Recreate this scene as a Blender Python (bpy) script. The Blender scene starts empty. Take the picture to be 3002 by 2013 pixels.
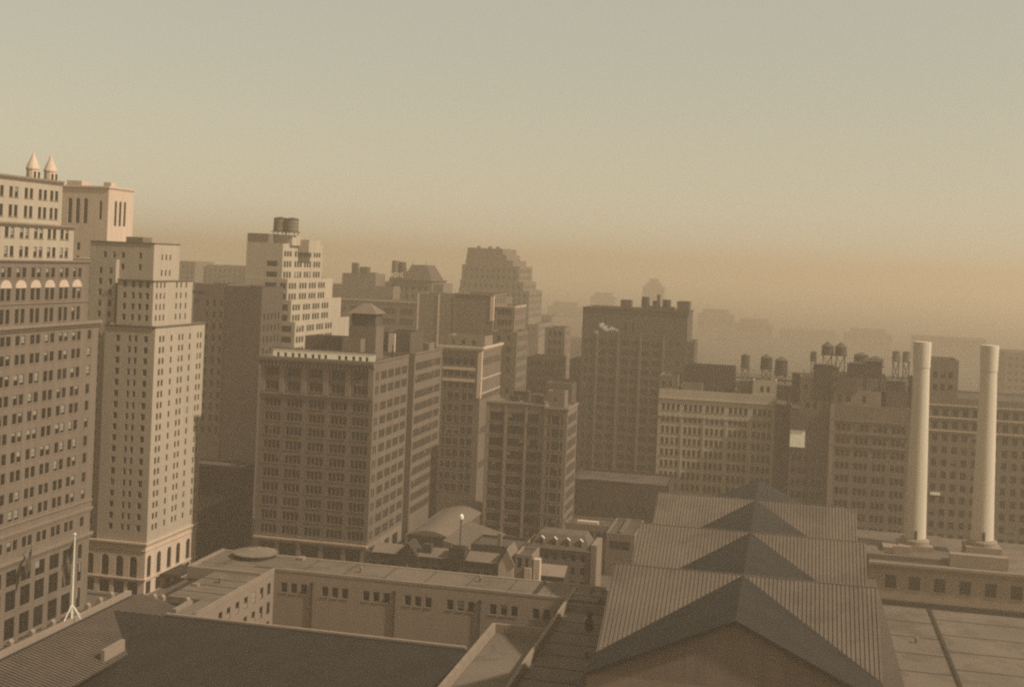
import bpy, math, random
from mathutils import Vector, Matrix
random.seed(11)
SC = bpy.context.scene
COL = SC.collection

# ------------------------------------------------------------------ camera
cd = bpy.data.cameras.new("camera")
cam = bpy.data.objects.new("camera", cd)
COL.objects.link(cam)
YAW, ROLL = 0.222855, 0.0410344
fw = Vector((-math.sin(YAW), math.cos(YAW), 0)); rt = Vector((math.cos(YAW), math.sin(YAW), 0)); up = Vector((0, 0, 1))
cr = rt * math.cos(ROLL) + up * math.sin(ROLL)
cu = -rt * math.sin(ROLL) + up * math.cos(ROLL)
m = Matrix((cr, cu, -fw)).transposed().to_4x4()
m.translation = Vector((0, 0, 90))
cam.matrix_world = m
cd.sensor_width = 36.0
cd.lens = 36.0 * 3644.9 / 3002.0
cd.shift_y = (764.8 - 1006.5) / 3002.0
cd.clip_start = 1.0
cd.clip_end = 14000.0
SC.camera = cam

# ------------------------------------------------------------------ sky, sun, exposure
SUN_EL, SUN_AZ = math.radians(42), math.radians(100)      # azimuth from +Y towards +X
w = bpy.data.worlds.new("World"); SC.world = w; w.use_nodes = True
nt = w.node_tree; nt.nodes.clear()
sky = nt.nodes.new("ShaderNodeTexSky"); sky.sky_type = 'NISHITA'; sky.sun_disc = False
sky.sun_elevation = SUN_EL; sky.sun_rotation = SUN_AZ; sky.dust_density = 0.3; sky.air_density = 1.0; sky.altitude = 50
bw = nt.nodes.new("ShaderNodeRGBToBW")
vs = nt.nodes.new("ShaderNodeVectorMath"); vs.operation = 'SCALE'; vs.inputs[0].default_value = (1.0, 0.99, 0.775)
bg = nt.nodes.new("ShaderNodeBackground"); bg.inputs['Strength'].default_value = 0.112
wo = nt.nodes.new("ShaderNodeOutputWorld")
veil = nt.nodes.new("ShaderNodeMath"); veil.operation = 'MULTIPLY_ADD'      # thin even overcast veil over the clear sky
veil.inputs[1].default_value = 0.45; veil.inputs[2].default_value = 2.35
nt.links.new(sky.outputs[0], bw.inputs[0]); nt.links.new(bw.outputs[0], veil.inputs[0]); nt.links.new(veil.outputs[0], vs.inputs['Scale'])
tc = nt.nodes.new("ShaderNodeTexCoord"); sx = nt.nodes.new("ShaderNodeSeparateXYZ"); el = nt.nodes.new("ShaderNodeMapRange"); hz = nt.nodes.new("ShaderNodeMix")
el.interpolation_type = 'SMOOTHSTEP'; el.inputs['From Min'].default_value = 0.0; el.inputs['From Max'].default_value = 0.24
hz.data_type = 'RGBA'; hz.inputs[6].default_value = (0.93, 0.845, 0.60, 1); hz.inputs[7].default_value = (1.0, 0.995, 0.80, 1)
nt.links.new(tc.outputs['Generated'], sx.inputs[0]); nt.links.new(sx.outputs['Z'], el.inputs['Value']); nt.links.new(el.outputs[0], hz.inputs[0])
nt.links.new(hz.outputs[2], vs.inputs[0])
nt.links.new(vs.outputs[0], bg.inputs['Color']); nt.links.new(bg.outputs[0], wo.inputs['Surface'])
sl = bpy.data.lights.new("sun", 'SUN'); sl.energy = 4.8; sl.angle = math.radians(2.0); sl.color = (1.0, 0.94, 0.80)
so = bpy.data.objects.new("sun", sl); COL.objects.link(so)
sd = Vector((math.sin(SUN_AZ) * math.cos(SUN_EL), math.cos(SUN_AZ) * math.cos(SUN_EL), math.sin(SUN_EL)))
so.rotation_euler = sd.to_track_quat('Z', 'Y').to_euler(); so.location = (0, 0, 400)
SC.view_settings.view_transform = 'Standard'; SC.view_settings.look = 'None'
SC.view_settings.gamma = 1.0; SC.view_settings.use_curve_mapping = False
SC.view_settings.exposure = 0.12
SC.cycles.filter_width = 2.2
SC.cycles.max_bounces = 5; SC.cycles.diffuse_bounces = 3; SC.cycles.glossy_bounces = 2; SC.cycles.volume_bounces = 4
SC.cycles.use_denoising = False

# ------------------------------------------------------------------ materials
def mat(name, col, rough=0.85, var=0.18, scale=0.12, streak=0.0, spec=0.25, bump=0.0, fine=2.5, patch=0.0):
    M = bpy.data.materials.new(name); M.use_nodes = True
    t = M.node_tree; n = t.nodes; b = n['Principled BSDF']
    b.inputs['Roughness'].default_value = rough; b.inputs['Specular IOR Level'].default_value = spec
    geo = n.new('ShaderNodeNewGeometry')
    mp = n.new('ShaderNodeMapping'); mp.inputs['Scale'].default_value = (1, 1, 0.35 if streak else 1)
    t.links.new(geo.outputs['Position'], mp.inputs['Vector'])
    n1 = n.new('ShaderNodeTexNoise'); n1.inputs['Scale'].default_value = scale; n1.inputs['Detail'].default_value = 5
    t.links.new(mp.outputs[0], n1.inputs['Vector'])
    n2 = n.new('ShaderNodeTexNoise'); n2.inputs['Scale'].default_value = fine; n2.inputs['Detail'].default_value = 3
    t.links.new(geo.outputs['Position'], n2.inputs['Vector'])
    fac = n.new('ShaderNodeMath'); fac.operation = 'MULTIPLY_ADD'; fac.inputs[1].default_value = 0.65
    t.links.new(n1.outputs['Fac'], fac.inputs[0])
    s2 = n.new('ShaderNodeMath'); s2.operation = 'MULTIPLY'; s2.inputs[1].default_value = 0.35
    t.links.new(n2.outputs['Fac'], s2.inputs[0]); t.links.new(s2.outputs[0], fac.inputs[2])
    last = fac
    if streak:
        mp2 = n.new('ShaderNodeMapping'); mp2.inputs['Scale'].default_value = (1.1, 1.1, 0.05)
        t.links.new(geo.outputs['Position'], mp2.inputs['Vector'])
        n3 = n.new('ShaderNodeTexNoise'); n3.inputs['Scale'].default_value = 0.8; n3.inputs['Detail'].default_value = 4
        t.links.new(mp2.outputs[0], n3.inputs['Vector'])
        mm = n.new('ShaderNodeMix'); mm.data_type = 'FLOAT'; mm.inputs[0].default_value = streak
        t.links.new(last.outputs[0], mm.inputs[2]); t.links.new(n3.outputs['Fac'], mm.inputs[3])
        last = mm
    rmp = n.new('ShaderNodeMapRange'); rmp.inputs['From Min'].default_value = 0.3; rmp.inputs['From Max'].default_value = 0.7
    t.links.new(last.outputs[0], rmp.inputs['Value'])
    mx = n.new('ShaderNodeMix'); mx.data_type = 'RGBA'
    mx.inputs[6].default_value = (*[c * (1 - var) for c in col], 1); mx.inputs[7].default_value = (*[min(1, c * (1 + var)) for c in col], 1)
    t.links.new(rmp.outputs[0], mx.inputs[0]); t.links.new(mx.outputs[2], b.inputs['Base Color'])
    if patch:                                                     # old tar patches and puddle stains
        n4 = n.new('ShaderNodeTexNoise'); n4.inputs['Scale'].default_value = .16; n4.inputs['Detail'].default_value = 6; n4.inputs['Distortion'].default_value = .8
        t.links.new(geo.outputs['Position'], n4.inputs['Vector'])
        r4 = n.new('ShaderNodeMapRange'); r4.inputs['From Min'].default_value = .52; r4.inputs['From Max'].default_value = .6; r4.inputs['To Min'].default_value = 1.0; r4.inputs['To Max'].default_value = 1 - patch
        t.links.new(n4.outputs['Fac'], r4.inputs['Value'])
        sc = n.new('ShaderNodeVectorMath'); sc.operation = 'SCALE'
        t.links.new(mx.outputs[2], sc.inputs[0]); t.links.new(r4.outputs[0], sc.inputs['Scale']); t.links.new(sc.outputs[0], b.inputs['Base Color'])
    if bump:
        bp = n.new('ShaderNodeBump'); bp.inputs['Strength'].default_value = bump; bp.inputs['Distance'].default_value = 0.2
        t.links.new(n2.outputs['Fac'], bp.inputs['Height']); t.links.new(bp.outputs[0], b.inputs['Normal'])
    return M

def K(v, r=0.72, b=0.525): return tuple(c * (.48 if v < .5 else .95) for c in (v, v * r, v * b))
M = {}
M['limestone'] = mat('limestone', K(.40), streak=.45, var=.2)
M['palestone'] = mat('pale_stone', K(.52), streak=.4, var=.15)
M['palelime'] = mat('pale_limestone', (.37, .29, .21), streak=.45, var=.18)
M['hotelbrick'] = mat('buff_brick', (.35, .272, .198), streak=.4, var=.16, scale=.07)
M['tanbrick'] = mat('tan_brick', K(.31), streak=.5, var=.22)
M['greybrick'] = mat('grey_brown_brick', K(.27), streak=.5, var=.22)
M['brownbrick'] = mat('brown_brick', K(.155), streak=.5, var=.25)
M['darkbrick'] = mat('dark_brick', K(.085), streak=.5, var=.28)
M['white'] = mat('white_paint', K(.88, .90, .70), streak=.35, var=.06)
M['gravel'] = mat('roof_gravel', K(.27), var=.25, scale=.06, bump=.3, fine=4, patch=.22)
M['tar'] = mat('tar_roof', K(.15), var=.3, scale=.1, patch=.3)
M['court'] = mat('court_glazed_brick', K(.49), streak=.35, var=.14)
M['courtpale'] = mat('court_pale_brick', K(.43), streak=.3, var=.12)
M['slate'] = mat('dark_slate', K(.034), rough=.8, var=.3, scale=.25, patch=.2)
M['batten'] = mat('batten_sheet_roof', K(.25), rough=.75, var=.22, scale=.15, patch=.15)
M['tileroof'] = mat('clay_tile_roof', K(.20), rough=.8, var=.22, scale=.3)
M['lead'] = mat('lead_gutter', K(.05), rough=.7, var=.25)
M['coping'] = mat('coping_stone', K(.45), var=.15, scale=.4)
M['wood'] = mat('weathered_wood', K(.075), var=.3, streak=.6)
M['iron'] = mat('iron', K(.05), rough=.6, var=.2)
M['glass'] = mat('window_glass', K(.016), rough=.25, var=.5, scale=.4, spec=.35)
M['glass2'] = mat('window_glass_dusty', K(.03), rough=.4, var=.4, scale=.4, spec=.3)
M['frame'] = mat('window_frame', K(.085), rough=.6, var=.2)
M['sill'] = mat('window_sill', K(.34), var=.15)
M['shade'] = mat('roller_shade', K(.49, .84, .66), var=.15, scale=.8)
M['asphalt'] = mat('asphalt', K(.065), var=.3, scale=.05)
M['pavement'] = mat('pavement_slabs', K(.22), var=.2, scale=.2)
M['brightchim'] = mat('pale_chimney_brick', K(.52, .82, .62), streak=.45, var=.16, scale=.08)
M['flagdark'] = mat('flag_dark_cloth', K(.05), var=.2, scale=1)
M['flaglight'] = mat('flag_light_cloth', K(.30), var=.2, scale=1)
M['palepaint'] = mat('pole_paint', K(.66, .9, .72), var=.08, scale=1)
M['copper'] = mat('weathered_metal_roof', K(.30), var=.18, scale=.2)

# ------------------------------------------------------------------ mesh helper
WORLD = {}
class MB:
    def __init__(s): s.v = []; s.f = []; s.m = []
    def poly(s, pts, mi=0):
        i = len(s.v); s.v += [tuple(p) for p in pts]; s.f.append(tuple(range(i, i + len(pts)))); s.m.append(mi)
    def box(s, x0, x1, y0, y1, z0, z1, mi=0, bottom=True):
        i = len(s.v)
        s.v += [(x0, y0, z0), (x1, y0, z0), (x1, y1, z0), (x0, y1, z0), (x0, y0, z1), (x1, y0, z1), (x1, y1, z1), (x0, y1, z1)]
        F = [(0, 1, 5, 4), (1, 2, 6, 5), (2, 3, 7, 6), (3, 0, 4, 7), (4, 5, 6, 7)] + ([(3, 2, 1, 0)] if bottom else [])
        for q in F: s.f.append(tuple(i + k for k in q)); s.m.append(mi)
    def ring(s, profile, cx, cy, n=16, mi=0, cap=True, a0=0.0):
        """surface of revolution: profile = [(radius, z), ...] from bottom to top"""
        b = len(s.v)
        for r, z in profile:
            for k in range(n):
                a = a0 + 2 * math.pi * k / n
                s.v.append((cx + r * math.cos(a), cy + r * math.sin(a), z))
        for j in range(len(profile) - 1):
            for k in range(n):
                k2 = (k + 1) % n
                s.f.append((b + j * n + k, b + j * n + k2, b + (j + 1) * n + k2, b + (j + 1) * n + k)); s.m.append(mi)
        if cap:
            s.f.append(tuple(b + (len(profile) - 1) * n + k for k in range(n))); s.m.append(mi)
            s.f.append(tuple(b + k for k in reversed(range(n)))); s.m.append(mi)
    def tube(s, p, q, r0, r1=None, n=8, mi=0):
        p, q = Vector(p), Vector(q); r1 = r0 if r1 is None else r1
        d = (q - p).normalized(); a = d.orthogonal().normalized(); c = d.cross(a); b = len(s.v)
        for P, r in ((p, r0), (q, r1)):
            for k in range(n):
                t = 2 * math.pi * k / n; s.v.append(tuple(P + a * r * math.cos(t) + c * r * math.sin(t)))
        for k in range(n):
            k2 = (k + 1) % n; s.f.append((b + k, b + k2, b + n + k2, b + n + k)); s.m.append(mi)
        s.f.append(tuple(b + n + k for k in range(n))); s.m.append(mi)
        s.f.append(tuple(b + k for k in reversed(range(n)))); s.m.append(mi)
    def mesh(s, name, mats, org=(0, 0, 0)):
        me = bpy.data.meshes.new(name)
        me.from_pydata([(a - org[0], b - org[1], c - org[2]) for a, b, c in s.v], [], s.f)
        for mm in mats: me.materials.append(M[mm])
        if len(mats) > 1: me.polygons.foreach_set('material_index', s.m)
        me.update(); return me
    def build(s, name, mats, parent=None, org=None):
        if isinstance(mats, str): mats = [mats]
        base = WORLD[parent.name] if parent else Vector((0, 0, 0))
        o = Vector(org) if org is not None else base
        ob = bpy.data.objects.new(name, s.mesh(name, mats, o)); COL.objects.link(ob)
        ob.location = o - base
        if parent: ob.parent = parent
        WORLD[ob.name] = o
        return ob

def tag(o, label=None, cat=None, group=None, kind=None):
    if label: o['label'] = label
    if cat: o['category'] = cat
    if group: o['group'] = group
    if kind: o['kind'] = kind
    return o
def thing(name, loc, label, cat, group=None):
    o = bpy.data.objects.new(name, None); COL.objects.link(o); o.location = loc; o.empty_display_size = 2
    WORLD[o.name] = Vector(loc)
    return tag(o, label, cat, group)
def struct(ob): ob['kind'] = 'structure'; return ob

# ------------------------------------------------------------------ windows
WMATS = ['frame', 'glass', 'glass2', 'shade', 'sill']
def window_geo(B, w, h, kind, shade=0.0, dusty=False, sill=True, lights=1):
    """a window in the XZ plane facing -Y, origin at the bottom middle of its opening"""
    g = 2 if dusty else 1; hw = w / 2; t = min(.09, w * .08)
    B.box(-hw, -hw + t, .16, .30, 0, h, 0); B.box(hw - t, hw, .16, .30, 0, h, 0)
    B.box(-hw + t, hw - t, .16, .30, 0, t, 0); B.box(-hw + t, hw - t, .16, .30, h - t, h, 0)
    x0, x1 = -hw + t, hw - t
    if kind == 'sash':
        mz = h * .5
        B.box(x0, x1, .17, .29, mz - .05, mz + .05, 0)
        B.poly([(x0, .25, t), (x1, .25, t), (x1, .25, mz), (x0, .25, mz)], g)
        B.poly([(x0, .21, mz), (x1, .21, mz), (x1, .21, h - t), (x0, .21, h - t)], g)
        if shade > 0:
            zb = h - t - shade * (h - 2 * t)
            B.box(x0 + .02, x1 - .02, .18, .195, zb, h - t - .01, 3)
    else:
        for k in range(1, lights):
            xm = -hw + w * k / lights; B.box(xm - .06, xm + .06, .15, .29, t, h - t, 0)
        B.box(x0, x1, .19, .27, h * .62 - .04, h * .62 + .04, 0)
        B.poly([(x0, .24, t), (x1, .24, t), (x1, .24, h - t), (x0, .24, h - t)], g)
        if shade > 0:
            n = max(1, lights); k = random.randrange(n)
            xa = -hw + w * k / n + .1; xb = -hw + w * (k + 1) / n - .1
            B.box(xa, xb, .175, .185, h - t - shade * (h - 2 * t), h - t - .01, 3)
    if sill: B.box(-hw - .12, hw + .12, -.13, .16, -.2, -.004, 4)
CACHE = {}
def window_mesh(w, h, kind, shade, dusty, sill, lights, sillmat):
    key = (round(w, 2), round(h, 2), kind, shade, dusty, sill, lights, sillmat)
    if key not in CACHE:
        B = MB(); window_geo(B, w, h, kind, shade, dusty, sill, lights)
        CACHE[key] = B.mesh('window', WMATS[:4] + [sillmat])
    return CACHE[key]

class Facade:
    """a vertical wall with real openings; u runs along the wall, normal is outwards (right hand of u is outside)"""
    def __init__(s, p0, u, length, z0, z1): s.p0 = Vector((p0[0], p0[1], 0)); s.u = Vector((u[0], u[1], 0)); s.L = length; s.z0 = z0; s.z1 = z1; s.op = []
    def P(s, a, z, d=0):
        n = Vector((s.u.y, -s.u.x, 0)); q = s.p0 + s.u * a - n * d
        return (q.x, q.y, z)
    def emit(s, B, mi=0, depth=.31):
        zs = sorted({s.z0, s.z1, *[o[2] for o in s.op], *[o[3] for o in s.op]})
        zs = [z for z in zs if s.z0 <= z <= s.z1]
        for za, zb in zip(zs, zs[1:]):
            if zb - za < 1e-5: continue
            zm = (za + zb) / 2
            cut = sorted((o[0], o[1]) for o in s.op if o[2] < zm < o[3])
            a = 0.0
            for c0, c1 in cut + [(s.L, s.L)]:
                if c0 - a > 1e-4: B.poly([s.P(a, za), s.P(c0, za), s.P(c0, zb), s.P(a, zb)], mi)
                a = max(a, c1)
        for a, b, c, d, arch in s.op:
            B.poly([s.P(a, c), s.P(a, c, depth), s.P(a, d, depth), s.P(a, d)], mi)
            B.poly([s.P(b, c, depth), s.P(b, c), s.P(b, d), s.P(b, d, depth)], mi)
            B.poly([s.P(a, c), s.P(b, c), s.P(b, c, depth), s.P(a, c, depth)], mi)
            if arch:
                r = (b - a) / 2; cx = (a + b) / 2; zc = d - r; n = 8
                pts = [(cx - r * math.cos(math.pi * k / n), zc + r * math.sin(math.pi * k / n)) for k in range(n + 1)]
                for k in range(n):
                    (xa, za), (xb, zb) = pts[k], pts[k + 1]
                    B.poly([s.P(xa, za), s.P(xb, zb), s.P(xb, d), s.P(xa, d)], mi)
                    B.poly([s.P(xa, za, depth), s.P(xb, zb, depth), s.P(xb, zb), s.P(xa, za)], mi)
            else:
                B.poly([s.P(b, d), s.P(a, d), s.P(a, d, depth), s.P(b, d, depth)], mi)

def groups(starts, n, w, pitch): return [(a + k * pitch, a + k * pitch + w) for a in starts for k in range(n)]
def even(L, n, w, m=1.2):
    p = (L - 2 * m) / n
    return [(m + p * k + (p - w) / 2, m + p * k + (p + w) / 2) for k in range(n)]

class Bld:
    """one building: an Empty and its parts"""
    def __init__(s, name, label, x, y, z=-2.0, cat='building', group=None, limit=290):
        s.root = thing(name, (x, y, z), label, cat, group); s.n = 0; s.limit = limit; s.rest = MB(); s.sillmat = 'sill'
    def windows(s, F, ang, kind='sash', shade=.25, dusty=.4, sill=True, lights=1, stuff=False, out=0.0):
        for a, b, c, d, arch in F.op:
            pos = F.P((a + b) / 2, c, -out)
            wi, hi = round(b - a, 2), round(d - c, 2)
            sh = random.choice((.3, .5, .5, .8)) if random.random() < shade * (1 if s.root.name == 'office_tower' else .4) else 0
            du = random.random() < dusty
            if stuff or s.n >= s.limit:
                T = MB(); window_geo(T, wi, hi, kind, sh, du, sill and not stuff, lights)
                ca, sa = math.cos(ang), math.sin(ang); i = len(s.rest.v)
                s.rest.v += [(pos[0] + x * ca - y * sa, pos[1] + x * sa + y * ca, pos[2] + z) for x, y, z in T.v]
                s.rest.f += [tuple(i + k for k in f) for f in T.f]; s.rest.m += T.m
            else:
                me = window_mesh(wi, hi, kind, sh, du, sill, lights, s.sillmat)
                o = bpy.data.objects.new('window', me); COL.objects.link(o); o.parent = s.root
                o.location = Vector(pos) - WORLD[s.root.name]; o.rotation_euler = (0, 0, ang); s.n += 1
    def tier(s, x0, x1, y0, y1, z0, z1, wall='greybrick', roof='tar', front=None, right=None, parapet=.7, wname='wall', **kw):
        """front/right: list of (bays, rows[, options]) - openings on the -Y and +X faces"""
        B = MB()
        Ff = Facade((x0, y0), (1, 0), x1 - x0, z0, z1); Fr = Facade((x1, y0), (0, 1), y1 - y0, z0, z1)
        todo = []
        for F, spec, ang in ((Ff, front, 0.0), (Fr, right, math.pi / 2)):
            allop = []
            for e in spec or ():
                opt = dict(kw); opt.update(e[2] if len(e) > 2 else {})
                arch = opt.pop('arch', False)
                op = [(a, b, c, d, arch) for a, b in e[0] for c, d in e[1] if a > .05 and b < F.L - .05]
                F.op = op; allop += op
                s.windows(F, ang, **opt)
            F.op = allop; F.emit(B)
        B.poly([(x1, y1, z0), (x0, y1, z0), (x0, y1, z1), (x1, y1, z1)]); B.poly([(x0, y1, z0), (x0, y0, z0), (x0, y0, z1), (x0, y1, z1)])
        t = .4; zr = z1 - parapet
        O = [(x0, y0), (x1, y0), (x1, y1), (x0, y1)]; I = [(x0 + t, y0 + t), (x1 - t, y0 + t), (x1 - t, y1 - t), (x0 + t, y1 - t)]
        for k in range(4):
            k2 = (k + 1) % 4
            B.poly([(*O[k], z1), (*O[k2], z1), (*I[k2], z1), (*I[k], z1)])
            B.poly([(*I[k2], zr), (*I[k], zr), (*I[k], z1), (*I[k2], z1)])
        B.build(wname, wall, s.root)
        R = MB(); R.poly([(*p, zr) for p in I]); R.build('roof', roof, s.root)
    def cornice(s, x0, x1, y0, y1, z, h=.8, d=.7, m='limestone', dent=0, sides=('f', 'r')):
        B = MB()
        def strip(dd, za, zb):
            if 'f' in sides: B.box(x0, x1 + (dd if 'r' in sides else 0), y0 - dd, y0 - .003, za, zb)
            if 'r' in sides: B.box(x1 + .003, x1 + dd, y0, y1, za, zb)
        strip(d, z + h * .55, z + h); strip(d * .6, z + h * .25, z + h * .55); strip(d * .3, z, z + h * .25)
        if dent:
            n = int((x1 - x0) / dent)
            for k in range(n):
                xx = x0 + (k + .3) * dent; B.box(xx, xx + dent * .4, y0 - d * .85, y0 - .004, z - h * .35, z + h * .3)
        return B.build('cornice', m, s.root)
    def block(s, name, x0, x1, y0, y1, z0, z1, m): B = MB(); B.box(x0, x1, y0, y1, z0, z1); return B.build(name, m, s.root)
    def done(s):
        if s.rest.v:
            o = s.rest.build('window', WMATS[:4] + [s.sillmat], s.root); o['kind'] = 'stuff'

# ------------------------------------------------------------------ ground and streets
GZ = -2.0
B = MB(); B.poly([(-6000, -150, GZ), (6000, -150, GZ), (6000, 8000, GZ), (-6000, 8000, GZ)])
struct(B.build('ground', 'asphalt'))
B = MB()
B.box(-200, -159.5, 215, 294, GZ + .004, GZ + .14); B.box(-200, -159.5, 296, 420, GZ + .004, GZ + .14)
B.box(-143, -36, 316.5, 420, GZ + .004, GZ + .14); B.box(-105, -20, 281, 316, GZ + .004, GZ + .14)
B.box(-129.5, 70, 130, 264, GZ + .004, GZ + .14)
struct(B.build('pavement', 'pavement'))

# ------------------------------------------------------------------ railway station: one building
st = Bld('railway_station', 'long low railway station with pale flat roofs and a ribbed gabled hall', -55, 215, limit=120)
st.sillmat = 'coping'
R0 = st.root
# back wing (around the light court)
Z = 22.0
B = MB()
F = Facade((-106, 249.5), (1, 0), 64, 0, Z)                    # court back wall
gs = [-104.3, -95.0, -85.8, -76.6, -67.4, -58.2, -49.2]
F.op = [(g + 106 + k * 2.24, g + 106 + k * 2.24 + 1.4, 17.2, 19.3, False) for g in gs for k in range(3)]
F.emit(B); st.windows(F, 0, shade=.2, dusty=.0)
B.build('court_wall', 'court', R0)
B = MB()
F = Facade((-106, 211), (0, 1), 38.5, 0, Z)                     # court left wall, faces the light
ys = [223.2, 226.8, 230.8, 234.8, 238.7, 242.5, 246.2]
F.op = [(y - 211, y - 211 + 1.6, a, b, False) for y in ys for a, b in ((17.1, 19.5), (13.0, 15.5), (9, 11.4))]
F.emit(B); st.windows(F, math.pi / 2, shade=.15, dusty=0, out=.13, sill=False)
B.build('court_wall', 'courtpale', R0)
for x in (-97.2, -78.8, -60.3):
    B = MB(); B.tube((x, 249.3, 2), (x, 249.3, 19.6), .16, n=8); B.box(x - .3, x + .3, 249.0, 249.48, 19.4, 19.9)
    B.build('drain_pipe', 'lead', R0)
B = MB(); B.poly([(-106, 190, 0), (-42, 190, 0), (-42, 249.5, 0), (-106, 249.5, 0)]); B.build('court_floor', 'gravel', R0)
# flat roofs
def slab(x0, x1, y0, y1, z, m='gravel', name='roof', t=1.2):
    B = MB(); B.box(x0, x1, y0, y1, z - t, z); return B.build(name, m, R0)
slab(-123, -36, 249.9, 260.8, Z - .15)
slab(-117, -106.4, 223.4, 243.6, Z - .3); slab(-110, -106.4, 213.2, 223.4, Z - .35); slab(-122.6, -106.4, 244.6, 249.88, Z - .2)
slab(-41.4, -25.5, 186, 246.5, Z - 1.4); slab(-51.6, -42.2, 186, 226.8, Z - 1.6)
slab(-36, -24, 253.8, 260.6, Z - .5); slab(-41, -24, 247, 249.4, Z - 1.0)
def cop(x0, x1, y0, y1, z0, z1, m='coping', name='parapet'): B = MB(); B.box(x0, x1, y0, y1, z0, z1); return B.build(name, m, R0)
cop(-106.35, -105.9, 213.5, 249.9, Z - 1, Z + .12); cop(-105.9, -42, 249.42, 249.95, Z - .4, Z + .12)
cop(-123.3, -106.4, 243.6, 244.2, Z - 2.2, Z + .35); cop(-123.6, -123, 244.2, 261, Z - 3, Z + .3)
cop(-123, -36, 260.6, 261.3, Z - 1.8, Z + .05, 'court')
cop(-42.2, -41.6, 186, 258.3, Z - 1.6, Z + .2); cop(-52.4, -51.7, 186, 227.4, Z - 6, Z + .1); cop(-51.7, -42.2, 226.9, 227.5, Z - 2, Z + .1)
cop(-41.6, -25, 246.6, 247.1, Z - 2.6, Z - .1); cop(-41.6, -25, 253.4, 253.9, Z - 2.6, Z + .1); cop(-41.6, -36.2, 258.2, 258.6, Z - 1.6, Z + .15)
cop(-49.4, -48.7, 250, 261, Z - .15, Z + .28, 'lead', 'gutter'); cop(-38.6, -38.1, 254, 260, Z - .4, Z + .05, 'lead', 'gutter')
cop(-110.8, -105, 249.95, 260.5, Z - .15, Z + .05, 'pavement', 'walkway')
# masses under the roofs
B = MB()
for x0, x1, y0, y1, z1 in ((-123, -36, 250.0, 260.6, Z - 1.4), (-117, -106.1, 223.6, 243.5, Z - 1.6), (-41.6, -26, 150, 249.3, Z - 2.7), (-51.6, -42.3, 150, 226.8, Z - 3), (-122.5, -106.5, 244, 249.9, Z - 1.5), (-40, -24.6, 249.4, 260.5, Z - 1.8)):
    B.box(x0, x1, y0, y1, GZ, z1)
B.build('wall', 'court', R0)
for x in range(-118, -40, 9): cop(x, x + .12, 250.0, 260.5, Z - .15, Z - .06, 'lead', 'roof_seam')
for y in range(228, 243, 5): cop(-116.9, -106.5, y, y + .12, Z - .3, Z - .21, 'lead', 'roof_seam')
for y in range(196, 246, 7): cop(-41.3, -25.6, y, y + .12, Z - 1.4, Z - 1.3, 'lead', 'roof_seam')
for y in (252, 264, 276, 288): cop(22.6, 33.1, y, y + .15, 14.0, 14.1, 'lead', 'roof_seam'); cop(33.9, 64.9, y + 4, y + 4.15, 14.0, 14.1, 'lead', 'roof_seam')
for x, y, zz in ((-62, 256, Z - .15), (-88, 254, Z - .15), (-112, 236, Z - .3), (28, 272, 14), (-33, 218, Z - 1.4)):
    B = MB(); B.ring([(.3, zz), (.3, zz + .9), (.5, zz + 1.0), (.1, zz + 1.35)], x, y, 10); B.build('roof_vent', 'copper', R0)
# little octagonal lantern on the roof corner
cx, cy = -114.4, 258.2
B = MB(); B.ring([(4.7, Z - .15), (4.7, Z + .75)], cx, cy, 16, a0=.2); B.build('lantern_drum', 'iron', R0)
B = MB(); B.ring([(5.0, Z + .75), (5.0, Z + .95), (2.2, Z + 1.55), (.3, Z + 1.7)], cx, cy, 16, a0=.2); B.build('lantern_roof', 'copper', R0)
for k in range(16):
    a = .2 + 2 * math.pi * k / 16; B = MB()
    B.tube((cx + 4.9 * math.cos(a), cy + 4.9 * math.sin(a), Z + 1.0), (cx + .3 * math.cos(a), cy + .3 * math.sin(a), Z + 1.75), .07, n=5)
    B.build('lantern_rib', 'coping', R0)
# skylight patch near the lantern and small roof hatch
cop(-104.5, -103.2, 258.6, 260.4, Z - .15, Z + .5, 'coping', 'roof_hatch')
B = MB(); B.box(-116.2, -114.8, 231.5, 232.6, Z - .3, Z + .2); B.build('roof_hatch', 'coping', R0)
# near ledge and the slate slope below it
B = MB(); B.box(-110.2, -53, 209.75, 210.4, Z + .1, Z + .62); B.build('ledge', 'coping', R0)
B = MB(); B.box(-110.2, -53, 209.3, 209.72, Z - .2, Z + .32); B.build('gutter', 'lead', R0)
zB = lambda y: 22.2 - .2 * (209.6 - y)
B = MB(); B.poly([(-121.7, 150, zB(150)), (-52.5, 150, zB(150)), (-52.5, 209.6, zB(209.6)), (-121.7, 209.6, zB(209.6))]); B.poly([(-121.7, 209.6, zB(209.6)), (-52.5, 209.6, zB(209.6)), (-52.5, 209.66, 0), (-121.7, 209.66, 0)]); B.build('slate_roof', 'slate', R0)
def zA(x): return 22.1 - .25 * (x + 121.5)
B = MB(); B.poly([(-121.6, 140, zA(-121.6)), (-109.5, 140, zA(-109.5)), (-109.5, 221.2, zA(-109.5)), (-121.6, 221.2, zA(-121.6))])
B.build('tile_roof', 'darkbrick', R0)  # dark base colour paints the shade between the tile rows
B = MB(); y = 150.2
while y < 221:
    for xa, xb in ((-121.6, -109.5),):
        a0, a1, h_ = zA(xa), zA(xb), .3
        B.poly([(xa, y, a0 + .004), (xa, y, a0 + h_), (xb, y, a1 + h_), (xb, y, a1 + .004)]); B.poly([(xa, y, a0 + h_), (xa, y + .45, a0 + h_), (xb, y + .45, a1 + h_), (xb, y, a1 + h_)])
        B.poly([(xa, y + .45, a0 + h_), (xa, y + .45, a0 + .004), (xb, y + .45, a1 + .004), (xb, y + .45, a1 + h_)])
    y += .85
o = B.build('tile_row', 'tileroof', R0); o['kind'] = 'stuff'
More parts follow.
